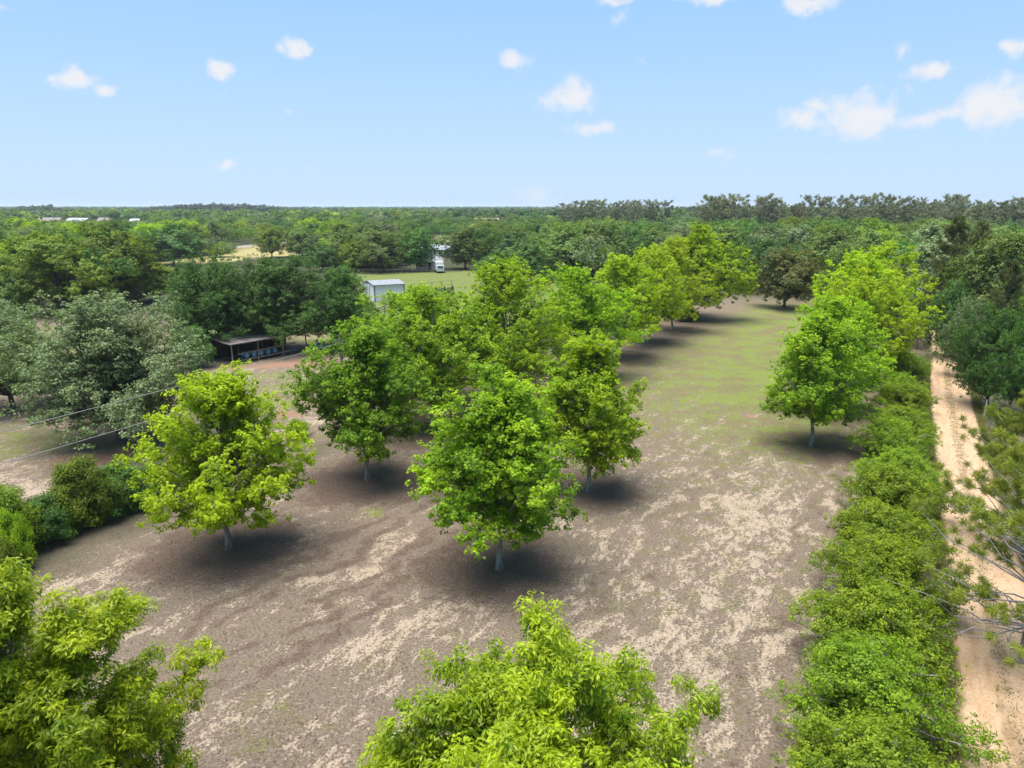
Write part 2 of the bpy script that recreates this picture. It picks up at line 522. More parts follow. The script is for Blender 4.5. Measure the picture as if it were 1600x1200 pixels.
# left row of darker shrubs
SHRUB = {}
for k, mt in (('deep', 'lf_oakgreen'), ('dark', 'lf_oakdark'), ('lime', 'lf_green')):
    SHRUB[k] = tree_mesh(broadleaf, M[mt], M['twig_grey'], 'shrub', seed=300 + len(k) + ord(k[1]), H=3.2, R=1.9, clear=.2, ends=50, inner=24, twigs=6, per=56, leaf=.13, sub=3, spread=.2,
                         aspect=.7, clump=.36, peak=.36, sharp=.5, trunk_r=.06, wild=.16, top=.8)
for (u, vb, vt, w, k, lab) in [
    (132, 822, 730, 92, 'deep', 'rounded bright green shrub, tallest of the left shrub row'),
    (188, 800, 735, 80, 'dark', 'dark shrub with pale twigs right of the rounded bright shrub'),
    (238, 780, 735, 75, 'dark', 'dark shrub half hidden by the yellow-green tree'),
    (72, 850, 785, 75, 'dark', 'dark low shrub left of the rounded bright shrub'),
    (18, 868, 775, 90, 'deep', 'green shrub at the left edge above the lime-tipped one'),
    (22, 890, 808, 55, 'lime', 'lime-tipped shrub at the left edge beside the litter strip'),
    (4, 912, 855, 60, 'deep', 'small shrub at the left edge, nearest of the shrub row'),
    (103, 836, 795, 45, 'dark', 'small ragged shrub at the foot of the rounded bright shrub'),
]:
    x, y = G(u, vb)
    h = height_at(vt, y); z = proj(x, y, h / 2)[2]
    r = w / F_PX * z / 2
    place_tree('shrub', SHRUB[k], (x, y), u * .37, (r / 1.9, r / 1.9, h / 3.2), lab, 'shrubs along the left field edge', 'shrub')
x, y = G(1080, 500)
place_tree('shrub', SHRUB['dark'], (x - 1, y - 1), 1, (.9, .9, .6), 'dark bush at the foot of the broad end tree', None, 'shrub')
x, y = G(456, 690)
place_tree('shrub', SHRUB['lime'], (x, y + 1.2), 1, (.45, .45, .4), 'small bush beside the dark gate posts', None, 'shrub')

# ------------------------------------------------------------------ near pines at the right edge
for (x, y, H, Rr, cl, seed, lab) in [(20.6, 25.2, 9.6, 5.0, 2.0, 401, 'near pine with long olive needle tufts and bare grey branches over the road'),
                                   (26.9, 34.5, 8.3, 4.2, 2.2, 409, 'second pine at the right edge behind the near pine, olive tufts'),
                                   (18.9, 17.5, 7.6, 4.2, 1.8, 415, 'pine in the bottom right corner with bare twigs hanging over the road')]:
    ms = tree_mesh(pine, M['lf_pineolive'], M['twig_grey'], 'pine_tree', seed=seed, H=H, R=Rr, clear=cl, whorls=13, per_w=6, tufts=7, needles=110, nl=.34, nw=.020, trunk_r=.17, dead=5)
    place_tree('pine_tree', ms, (x, y), seed, (1, 1, 1), lab, 'pines beside the sandy road')

# ------------------------------------------------------------------ woodland kinds
KIND = {}


def add_kind(k, leafkind, bark, n, gen=broadleaf, **kw):
    KIND[k] = []
    for i in range(n):
        KIND[k].append((tree_mesh(gen, M[leafkind], M[bark], 'oak_tree' if gen is broadleaf else 'pine_tree', seed=500 + 37 * len(KIND) + i * 5, **kw), kw['H'], kw['R']))


NEAR = dict(H=12.0, R=7.2, clear=1.9, ends=96, inner=34, twigs=7, per=66, leaf=.21, aspect=.62, clump=.42, sub=3, spread=.45, peak=.40, sharp=.48, trunk_r=.42, wild=.14, flat=.62, top=.7)
MID = dict(H=12.0, R=6.6, clear=2.0, ends=64, inner=20, twigs=4, per=44, leaf=.36, aspect=.75, clump=.55, sub=3, spread=.5, peak=.42, sharp=.46, trunk_r=.36, wild=.18, flat=.62, top=.7, shape_twigs=False, up=.5, outw=.8, nrand=.28, tw_lo=.6)
add_kind('near_grey', 'lf_oakgrey', 'bark_dark', 2, **NEAR)
add_kind('near_dark', 'lf_oakdark', 'bark_dark', 3, **NEAR)
add_kind('grey', 'lf_oakgrey', 'bark_dark', 3, **MID)
add_kind('dark', 'lf_oakdark', 'bark_dark', 4, **MID)
add_kind('mid', 'lf_oakmid', 'bark_dark', 4, **MID)
add_kind('green', 'lf_oakgreen', 'bark_dark', 3, **MID)
add_kind('lime', 'lf_lime', 'bark_dark', 2, **MID)
add_kind('ochre', 'lf_ochre', 'bark_dark', 1, **MID)
add_kind('bare', 'lf_bare', 'twig_grey', 1, **{**MID, 'per': 22, 'leaf': .16, 'aspect': .25, 'shape_twigs': True})
PN = dict(H=22.0, R=4.2, clear=13.0, whorls=8, per_w=4, tufts=4, needles=28, nl=.95, nw=.12, trunk_r=.24, flat_top=True, upturn=.3)
add_kind('pine', 'lf_pinefar', 'bark_pine', 4, gen=pine, **PN)
add_kind('bushpine', 'lf_pine', 'bark_pine', 2, gen=pine, H=13.0, R=4.6, clear=2.5, whorls=14, per_w=7, tufts=6, needles=46, nl=.55, nw=.05, trunk_r=.22, upturn=.35)

PLACED = []      # x, y, r of every woodland tree


def wood(k, x, y, H, Rr, rz, label, group=None, name=None):
    ms, h0, r0 = random.choice(KIND[k])
    if k == 'pine' or k == 'bushpine': nm = 'pine_tree'
    elif k in ('lime', 'bare'): nm = 'broadleaf_tree'
    else: nm = 'oak_tree'
    PLACED.append((x, y, Rr))
    return place_tree(name or nm, ms, (x, y), rz, (Rr / r0, Rr / r0, H / h0), label, group)


def at_px(k, u, vb, vt, w, label, group=None):
    x, y = G(u, vb)
    h = height_at(vt, y)
    z = proj(x, y, h * .6)[2]
    wood(k, x, y, h * .955, w / F_PX * z / 2 * .9, u * .71, label, group)


at_px('near_grey', 190, 690, 462, 320, 'large grey-green oak with drooping skirts over the yard at the left')
at_px('near_grey', 20, 640, 475, 190, 'grey-green oak at the left edge behind the large drooping oak')
at_px('near_dark', 335, 556, 400, 165, 'dark green oak behind the open shed, left of three')
at_px('near_dark', 440, 548, 397, 190, 'dark green oak shading the open shed, middle of three')
at_px('near_dark', 535, 540, 418, 125, 'dark green oak left of the white metal shed, right of three')
at_px('near_dark', 305, 575, 510, 70, 'small dark round tree left of the open shed')
at_px('green', 95, 490, 368, 165, 'big bright-topped green oak at the left, its left half')
at_px('green', 185, 478, 356, 150, 'big bright-topped green oak at the left, its tall right half')
at_px('green', 250, 470, 412, 90, 'lower green oak right of the big bright-topped oak')
at_px('ochre', 207, 478, 434, 46, 'small rusty ochre tree in front of the green oaks')
at_px('lime', 18, 475, 385, 80, 'yellow-green tree at the left edge beside the big green oak')
at_px('mid', 22, 500, 425, 60, 'pale green tree at the left edge with a thin bare stem')
at_px('dark', 272, 414, 350, 95, 'dark spreading oak standing alone in the dry field')
at_px('lime', 345, 402, 379, 48, 'small yellow-topped tree in front of the dry field')
at_px('bare', 45, 425, 350, 60, 'thin greyish half-bare tree at the left')
at_px('dark', 505, 424, 380, 62, 'dark oak behind the pasture fence, far left of its row')
at_px('green', 553, 424, 376, 62, 'yellow-green oak second in the row behind the pasture fence')
at_px('mid', 600, 425, 362, 78, 'tall grey-green oak in the row behind the pasture fence')
at_px('dark', 652, 424, 356, 70, 'dark oak with a visible trunk left of the white house')
at_px('mid', 727, 421, 355, 78, 'rounded oak with a visible trunk right of the white truck')
at_px('dark', 783, 446, 392, 80, 'dark round tree at the right end of the pasture')
at_px('dark', 830, 442, 383, 75, 'dark round tree behind the close-planted row')
at_px('mid', 880, 436, 352, 100, 'large dull green oak behind the close-planted row')
at_px('mid', 930, 432, 345, 105, 'large dark-trunked oak left of the brown-roofed shed')
at_px('ochre', 1225, 482, 388, 108, 'dark tree with ochre-tinged top at the end of the grass lane')
at_px('dark', 1168, 456, 385, 70, 'dark oak closing the far end of the grass lane')
at_px('dark', 1140, 452, 378, 60, 'dark oak right behind the broad end tree')
at_px('green', 1285, 440, 352, 90, 'bright green oak behind the ochre-topped tree')
at_px('lime', 1375, 440, 362, 95, 'yellow-green tree behind the right-hand orchard row')
at_px('bushpine', 1470, 520, 338, 100, 'bushy olive pine rising over the right-hand wood')
at_px('bushpine', 1510, 530, 345, 90, 'bushy pine beside the taller olive pine')
at_px('bushpine', 1432, 545, 470, 40, 'young pine sapling behind the hedge row')
at_px('mid', 1540, 545, 365, 150, 'broad olive oak in the right-hand wood')
at_px('near_dark', 1540, 640, 475, 130, 'dark oak overhanging the sandy road from the right')
at_px('near_grey', 1505, 590, 466, 90, 'grey-green oak at the road side behind the dark overhanging oak')
at_px('near_dark', 1600, 660, 470, 110, 'dark oak at the right edge beside the fence posts')
at_px('bushpine', 1550, 600, 405, 90, 'grey-green pine above the road-side oaks')
at_px('green', 1590, 600, 470, 70, 'lime-topped tree at the right edge of the wood')
at_px('dark', 1475, 560, 440, 70, 'dark tree at the left corner of the right-hand wood')

# what must stay in view: (u0, v0, u1, v1, distance)
KEEP = [(480, 360, 765, 426, 205), (765, 345, 990, 430, 165), (570, 434, 745, 475, 150), (640, 405, 700, 430, 205), (672, 375, 700, 396, 300), (660, 352, 720, 378, 330), (690, 350, 702, 395, 280),
        (370, 376, 490, 402, 260), (225, 392, 330, 414, 235), (1140, 395, 1240, 460, 150), (980, 388, 1022, 396, 200), (60, 332, 225, 343, 700), (750, 329, 775, 338, 520)]


def blocked(x, y, H, Rr):
    u, vt, z = proj(x, y, H)
    vb = proj(x, y, 0)[1]
    w = Rr / z * F_PX
    for (a, b, c, d, D) in KEEP:
        if y < D - 3 and u + w > a and u - w < c and vb > b and vt < d:
            return True
    # open pasture and fields
    return False


def inside(px, poly):
    x, y = px
    c = False
    j = len(poly) - 1
    for i in range(len(poly)):
        xi, yi = poly[i]; xj, yj = poly[j]
        if (yi > y) != (yj > y) and x < (xj - xi) * (y - yi) / (yj - yi) + xi: c = not c
        j = i
    return c


FIELD_DRY = [G(215, 413), G(330, 400), G(366, 389), G(400, 381), G(490, 378), G(486, 398), G(400, 403), G(300, 417)]
FIELD_PAST = [G(545, 470), G(545, 428), G(760, 421), G(930, 432), G(900, 470), G(760, 520), G(560, 540)]
ORCHARD_POLY = [row(-60, -20), row(-60, 140), G(1150, 457), G(1230, 457), row(9.0, 125), row(7.5, -20)]
YARD = [(-80, 20), (-75, 92), (-25, 92), (-5, 100), (0, 60)]
CLEAR = [FIELD_DRY, FIELD_PAST, ORCHARD_POLY, YARD]
rngp = random.Random(5)
ZONE = [
    (lambda u: u < 300, 'wood behind the green oaks'),
    (lambda u: u < 640, 'wood beyond the dry field'),
    (lambda u: u < 1000, 'wood beyond the pasture houses'),
    (lambda u: u < 1300, 'wood behind the grass lane'),
    (lambda u: True, 'wood right of the sandy road'),
]
FILL, SKYL = [], []
TENS = ['', '', 'twenty', 'thirty', 'forty', 'fifty', 'sixty', 'seventy']
ONES = ['', 'first', 'second', 'third', 'fourth', 'fifth', 'sixth', 'seventh', 'eighth', 'ninth', 'tenth', 'eleventh', 'twelfth', 'thirteenth', 'fourteenth', 'fifteenth', 'sixteenth', 'seventeenth', 'eighteenth', 'nineteenth']


def ordinal(n):
    if n < 20: return ONES[n]
    if n % 10 == 0: return TENS[n // 10][:-1] + 'ieth'
    return TENS[n // 10] + '-' + ONES[n % 10]


WORD = {'dark': 'dark green oak', 'mid': 'dull green oak', 'grey': 'grey-green oak', 'green': 'bright green oak', 'lime': 'yellow-green tree', 'pine': 'tall thin pine', 'bushpine': 'bushy olive pine'}
n_ind = 0
mass = []
GRID = {}


def crowded(x, y, d):
    ci, cj = int(x // 12), int(y // 12)
    for a in (-1, 0, 1):
        for b in (-1, 0, 1):
            for (px, py) in GRID.get((ci + a, cj + b), ()):
                if (px - x) ** 2 + (py - y) ** 2 < d * d: return True
    return False


def claim(x, y):
    GRID.setdefault((int(x // 12), int(y // 12)), []).append((x, y))


for p in PLACED: claim(p[0], p[1])
tries = 0
for (ylo, yhi, limit, dist) in ((62, 285, 26000, 8.4), (285, 600, 40000, 9.6)):
    for _ in range(limit):
        tries += 1
        y = math.sqrt(rngp.uniform(ylo ** 2, yhi ** 2))
        u = rngp.uniform(-90, 1690)
        x = (u - CX) / F_PX * (y * .97 + 4)
        if y < 120 and not (u > 1440): continue
        Rr = rngp.uniform(5.0, 7.8)
        H = rngp.uniform(8.5, 12.8)
        if u > 1100: H += 1.0
        if any(inside((x, y), p) for p in CLEAR): continue
        if crowded(x, y, dist): continue
        if blocked(x, y, H, Rr): continue
        q = rngp.random()
        if u < 640: k = 'lime' if q < .16 else 'mid' if q < .45 else 'grey' if q < .62 else 'green' if q < .78 else 'dark'
        elif u < 960: k = 'lime' if q < .09 else 'mid' if q < .5 else 'grey' if q < .64 else 'green' if q < .74 else 'dark'
        else: k = 'mid' if q < .45 else 'grey' if q < .66 else 'green' if q < .74 else 'bushpine' if q < .80 and y < 260 else 'dark'
        claim(x, y)
        if yhi < 300 and n_ind < 280:
            zone = [z for f, z in ZONE if f(u)][0]
            FILL.append((wood(k, x, y, H, Rr, rngp.uniform(0, 6.28), WORD[k], WORD[k] + 's in the ' + zone), zone, k, u, y))
            n_ind += 1
        else:
            mass.append((x, y, H, Rr, k))
# pines along the skyline
pl = [(u, rngp.uniform(250, 330), rngp.uniform(16.0, 21.0)) for u in np.arange(1095, 1640, 9.0)] + [(u, rngp.uniform(330, 420), rngp.uniform(17.5, 20.0)) for u in np.arange(890, 1040, 9)]
for (u, y, H) in pl:
    u += rngp.uniform(-9, 9)
    x = (u - CX) / F_PX * (y * .97 + 4)
    where = 'skyline above the right-hand wood' if u > 1070 else 'skyline behind the close-planted row'
    SKYL.append((wood('pine', x, y, H, rngp.uniform(3.6, 5.2), rngp.uniform(0, 6), 'pine', 'tall pines on the ' + where), where, u))
for where in {t_[1] for t_ in SKYL}:
    for n_, (o_, w_, u_) in enumerate(sorted((t_ for t_ in SKYL if t_[1] == where), key=lambda t_: t_[2])):
        o_['label'] = ordinal(n_ + 1) + ' tall thin pine from left, on the ' + where
for zone in {t_[1] for t_ in FILL}:
    for k in WORD:
        for lo, hi, bandname in ((0, 165, 'front'), (165, 225, 'middle'), (225, 999, 'rear')):
            for n_, t_ in enumerate(sorted((t_ for t_ in FILL if t_[1] == zone and t_[2] == k and lo <= t_[4] < hi), key=lambda t_: t_[3])):
                t_[0]['label'] = ordinal(n_ + 1) + ' ' + WORD[k] + ' from left, ' + bandname + ' of the ' + zone

# ------------------------------------------------------------------ far-off woodland (one mass)
FARC = {'dark': (0.060, 0.120, 0.038), 'mid': (0.094, 0.154, 0.048), 'grey': (0.132, 0.168, 0.086), 'green': (0.102, 0.180, 0.029), 'lime': (0.180, 0.240, 0.036), 'bushpine': (0.102, 0.132, 0.058), 'pine': (0.070, 0.096, 0.060)}


def mass_mesh(name, trees, leaves, leafsize, lobes, seed):
    rng = np.random.default_rng(seed)
    n = len(trees)
    T = np.array([(t[0], t[1], t[2], t[3]) for t in trees])
    colr = np.array([FARC[t[4]] for t in trees]) * rng.uniform(.75, 1.25, (n, 1))
    tid = np.repeat(np.arange(n), lobes)
    m = len(tid)
    az = rng.uniform(0, 6.283, m); rr = np.sqrt(rng.uniform(.02, .75, m))
    zz = .30 + .58 * np.sqrt(np.clip(1 - rr ** 2, 0, 1)) * rng.uniform(.6, 1.02, m)
    LC = np.stack([T[tid, 0] + np.sin(az) * rr * T[tid, 3] * .95, T[tid, 1] + np.cos(az) * rr * T[tid, 3] * .95, zz * T[tid, 2]], 1)
    lr = T[tid, 3] * rng.uniform(.26, .42, m)
    per = leaves // lobes
    lid = np.repeat(np.arange(m), per)
    q = len(lid)
    d = unit(rng.normal(size=(q, 3)) + np.array([0, -.1, .35]))
    P = LC[lid] + d * (lr[lid] * rng.uniform(.6, 1.08, q))[:, None] * np.array([1, 1, .8])
    P[:, 2] = np.maximum(P[:, 2], .4)
    N = unit(d + rng.normal(size=(q, 3)) * .3 + np.array([0, 0, .25]))
    sz = leafsize * rng.uniform(.6, 1.3, q) * np.clip(T[tid[lid], 3] / 6, .7, 2)
    V, Fq = leaf_quads(rng, P, N, sz, sz * .8, .1)
    col = colr[tid[lid]] * (rng.uniform(.85, 1.15, (m, 1))[lid]) * rng.uniform(.9, 1.1, (q, 1))
    return V, Fq, np.repeat(col, 4, axis=0)


def far_mat():
    m, t, out = new_mat('far_foliage')
    at = t.n('ShaderNodeAttribute', attribute_name='tint')
    p = t.n('ShaderNodeBsdfDiffuse'); t.l(at.outputs['Color'], p.inputs['Color'])
    tr = t.n('ShaderNodeBsdfTranslucent'); t.l(t.mix(1.0, at.outputs['Color'], (1.4, 1.3, .6), 'MULTIPLY'), tr.inputs['Color'])
    mx = t.n('ShaderNodeMixShader'); mx.inputs[0].default_value = .3
    t.l(p.outputs[0], mx.inputs[1]); t.l(tr.outputs[0], mx.inputs[2]); t.l(mx.outputs[0], out.inputs['Surface'])
    return m


FM = far_mat()
VV, FF, TT = [], [], []
off = 0
far2 = []
r2 = random.Random(9)
for i in range(4200):
    y = math.exp(r2.uniform(math.log(560), math.log(5200)))
    u = r2.uniform(-150, 1750)
    x = (u - CX) / F_PX * (y * .97 + 4)
    H, Rr = r2.uniform(10, 15.5), r2.uniform(6, 9)
    k = r2.choice(['dark', 'mid', 'mid', 'green', 'grey', 'lime'] if u < 700 and y < 1300 else ['dark', 'dark', 'mid', 'pine'])
    if 215 < u < 480 and 1100 < y < 2100: H += 10 * math.sin(math.pi * (u - 215) / 265); k = 'pine'
    if 20 < u < 105 and 1000 < y < 1700: H += 7 * math.sin(math.pi * (u - 20) / 85); k = 'pine'
    if u > 1050 and y < 900: H += 4
    sc_ = 1 + y / 2500.0
    u_, vt_, z_ = proj(x, y, H)
    if y < 700 and 50 < u < 235: continue
    far2.append((x, y, H, Rr * sc_, k))
near_m = [t for t in mass if t[1] < 360]; far_m = [t for t in mass if t[1] >= 360]
for arr, lv, ls, lb, sd in ((near_m, 700, .62, 14, 1), (far_m, 420, .85, 12, 2), (far2, 90, 1.9, 6, 3)):
    if not arr: continue
    v, f, c = mass_mesh('m', arr, lv, ls, lb, sd)
    VV.append(v); FF.append(f + off); TT.append(c); off += len(v)
o = link(bpy.data.objects.new('woodland', np_mesh('woodland', np.concatenate(VV), np.concatenate(FF), FM, tint=np.concatenate(TT))))
tag(o, 'far-off woodland of mixed green crowns reaching to the horizon', 'woodland', kind='stuff')

# ------------------------------------------------------------------ ground
def axis(lo, hi, step, far):
    a = list(np.arange(lo, hi + 1e-6, step))
    s = step
    x = a[-1]
    while x < far: s *= 1.22; x += s; a.append(x)
    s = step; x = a[0]
    while x > -far: s *= 1.22; x -= s; a.insert(0, x)
    return np.array(a)


gx = axis(-62, 82, .5, 9000); gy = axis(4, 165, .5, 9000)
XX, YY = np.meshgrid(gx, gy)
X, Y = XX.ravel(), YY.ravel()
rngg = np.random.default_rng(3)


def smooth_noise(x, y, scale, seed):
    r = np.random.default_rng(seed)
    o_ = np.zeros_like(x)
    for k in range(7):
        a = r.uniform(0, 6.28); f = (1 + .6 * k) / scale
        o_ += np.sin((x * math.cos(a) + y * math.sin(a)) * f * 6.28 + r.uniform(0, 6.28)) / (1 + .5 * k)
    return o_ / 3.2


wx = X + 1.3 * smooth_noise(X, Y, 7, 1); wy = Y + 1.3 * smooth_noise(X, Y, 7, 2)
p_ = wx * DY - wy * DX; a_ = wx * DX + wy * DY


def blob(x0, y0, rx, ry, rot=0.0):
    c, s = math.cos(rot), math.sin(rot)
    dx, dy = wx - x0, wy - y0
    d = ((dx * c + dy * s) / rx) ** 2 + ((-dx * s + dy * c) / ry) ** 2
    return np.exp(-d * .9)


def band(v, lo, hi, soft):
    return 1 / (1 + np.exp(-(v - lo) / soft)) * 1 / (1 + np.exp((v - hi) / soft))


in_orch = band(p_, -37, 2.2, .6) * band(a_, -40, 150, 4)
litter = .30 * in_orch
for (x, y, r) in ORCH:
    litter = np.maximum(litter, .95 * np.exp(-(((wx - x) ** 2 + (wy - y) ** 2) / (r * 1.28) ** 2) ** 1.6))
windrow = np.sin(p_ * 6.28 / 1.75 + 1.2 * smooth_noise(X, Y, 22, 41)) * in_orch
litter = np.maximum(litter, .75 * band(p_, -36, -14, 2) * band(a_, 12, 44, 5) * .8)
litter = np.maximum(litter, .7 * band(p_, -2.6, 2.4, .6) * band(a_, 44, 110, 4))
sand = in_orch * (.62 + .30 * band(p_, -11.5, -1.2, 1.6) * band(a_, 5, 62, 4))
sand = np.clip(sand + .24 * windrow + .22 * smooth_noise(X, Y, 6, 51) * in_orch - .30 * band(a_, 66, 200, 8), 0, 1)
grass = in_orch * (.47 + .10 * band(p_, -15, 0, 2) + .46 * band(a_, 56, 200, 7) * band(p_, -27, -3, 2.5))
grass = np.maximum(grass, .62 * band(p_, -17.5, -12.5, 1.3) * band(a_, 50, 160, 6))
for (u, v, ru, rv, s) in [(1130, 905, 2.0, 1.5, .7), (1282, 840, 1.0, 1.0, .75), (575, 800, 2.2, 1.3, .8), (1245, 720, 2.4, 1.1, .85), (180, 845, 2.6, 1.2, .6), (420, 1120, 2.5, 2.4, .7),
                         (1075, 590, 3.0, 2.5, .85), (1045, 640, 2.4, 1.6, .75), (1100, 560, 4, 3, .7), (1145, 685, .6, .6, .8), (1200, 980, 1.4, 1.2, .5), (330, 1090, 1.6, 1.0, .5),
                         (480, 700, 2.5, 1.6, .7), (640, 770, 2, 1.2, .5)]:
    x, y = G(u, v)
    grass = np.maximum(grass, s * blob(x, y, ru, rv, -.5))
for (pc, wd) in ((-2.3, .28), (-3.9, .28), (-9.6, .22), (-11.1, .22), (-20.2, .25), (-21.8, .25), (-24.5, .25), (-26.1, .25)):
    trk = np.exp(-((p_ - pc - .5 * smooth_noise(X, Y, 26, 61)) / wd) ** 2) * in_orch * band(a_, 2, 66, 4)
    sand = np.clip(sand - .5 * trk, 0, 1); litter = np.clip(litter + .42 * trk, 0, 1)
for (u, v, ru, rv) in [(560, 880, 2.6, .8), (520, 905, 1.8, .7), (610, 850, 1.6, .6), (480, 830, 1.8, .6), (700, 960, 1.6, .8), (560, 1000, 3, 1.2), (150, 900, 3, 1.2), (1240, 1000, 1.4, 2.4), (1330, 800, 1.0, 2.0), (1000, 1010, 1.6, 1.6), (1160, 800, 2, 3)]:
    x, y = G(u, v)
    sand = np.clip(sand + .5 * blob(x, y, ru, rv, .9), 0, 1.25)
red = np.zeros_like(X)
yard = band(p_, -400, -38.5, .7)
yardz = yard * band(Y, -50, 118, 5)
grass = np.maximum(grass, (.80 + .12 * smooth_noise(X, Y, 11, 71)) * yardz)
sand = np.maximum(sand, .55 * yardz)
for (u, v, ru, rv, s, rot) in [(190, 712, 6.0, 1.7, .9, .25), (440, 648, 2.6, 1.8, 1.0, .3), (470, 568, 9.0, 2.6, .95, .2), (60, 645, 5.0, 1.8, .7, .1), (360, 600, 4.0, 1.5, .5, .2), (400, 572, 6, 2.5, .8, .2),
                              (1176, 650, .9, .55, 1.0, 0), (1530, 1010, .8, 2.0, .8, -.5), (1475, 700, .5, 2, .3, 0)]:
    x, y = G(u, v)
    b_ = s * blob(x, y, ru, rv, rot)
    red = np.maximum(red, b_); grass = grass * (1 - .8 * b_)
for (u, v, ru, rv, s) in [(195, 665, 5, 3, .5), (30, 625, 5, 3, .4), (440, 545, 10, 3.5, .6), (340, 556, 7, 3.5, .5)]:
    x, y = G(u, v)
    b_ = s * blob(x, y, ru, rv)
    litter = np.maximum(litter, b_); grass = grass * (1 - .7 * b_)
# sandy track through the yard
TRK = [G(-120, 700), G(10, 745), G(75, 780), G(200, 752), G(330, 715), G(430, 690), G(490, 655), G(600, 620), G(720, 560)]
dmin = np.full_like(X, 99.0)
for (x0, y0), (x1, y1) in zip(TRK[:-1], TRK[1:]):
    ex, ey = x1 - x0, y1 - y0
    tt = np.clip(((wx - x0) * ex + (wy - y0) * ey) / (ex * ex + ey * ey), 0, 1)
    dmin = np.minimum(dmin, np.hypot(wx - x0 - tt * ex, wy - y0 - tt * ey))
tr_ = np.exp(-(dmin / 1.25) ** 4)
sand = np.maximum(sand, .95 * tr_); grass *= 1 - .8 * tr_


def polymask(poly, soft):
    ins = np.zeros(len(X), bool)
    j = len(poly) - 1
    for i in range(len(poly)):
        xi, yi = poly[i]; xj, yj = poly[j]
        with np.errstate(divide='ignore', invalid='ignore'):
            cnd = ((yi > wy) != (yj > wy)) & (wx < (xj - xi) * (wy - yi) / (yj - yi + 1e-9) + xi)
        ins ^= cnd
        j = i
    return ins.astype(float)


past = polymask(FIELD_PAST, 2)
dry = polymask(FIELD_DRY, 2)
lawn = polymask([G(680, 392), G(680, 362), G(735, 362), G(735, 392)], 2)
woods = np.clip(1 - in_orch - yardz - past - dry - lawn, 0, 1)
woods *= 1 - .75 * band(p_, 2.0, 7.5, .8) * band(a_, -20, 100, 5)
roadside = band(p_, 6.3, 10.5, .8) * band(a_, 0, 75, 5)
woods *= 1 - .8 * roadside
grass = np.maximum(grass, .55 * roadside); litter = np.maximum(litter, .35 * roadside); sand = np.maximum(sand, .35 * roadside)
grass = np.where(past > .5, .85, grass); litter = np.where(past > .5, .05, litter); sand = np.where(past > .5, .25, sand)
grass = np.where(lawn > .5, .95, grass)
m1 = np.stack([litter, grass, sand, np.clip(red, 0, 1)], 1)
m2 = np.stack([woods, dry, past], 1)
# a gently uneven surface close by, flat beyond
relief = np.where((np.abs(X) < 70) & (Y < 150), .035 * smooth_noise(X, Y, 5, 12) + .03 * smooth_noise(p_, a_ * .15, 1.9, 15), 0)
nx_, ny_ = len(gx), len(gy)
ii = (np.arange(ny_ - 1)[:, None] * nx_ + np.arange(nx_ - 1)[None, :]).ravel()
Fg = np.stack([ii, ii + 1, ii + nx_ + 1, ii + nx_], 1)


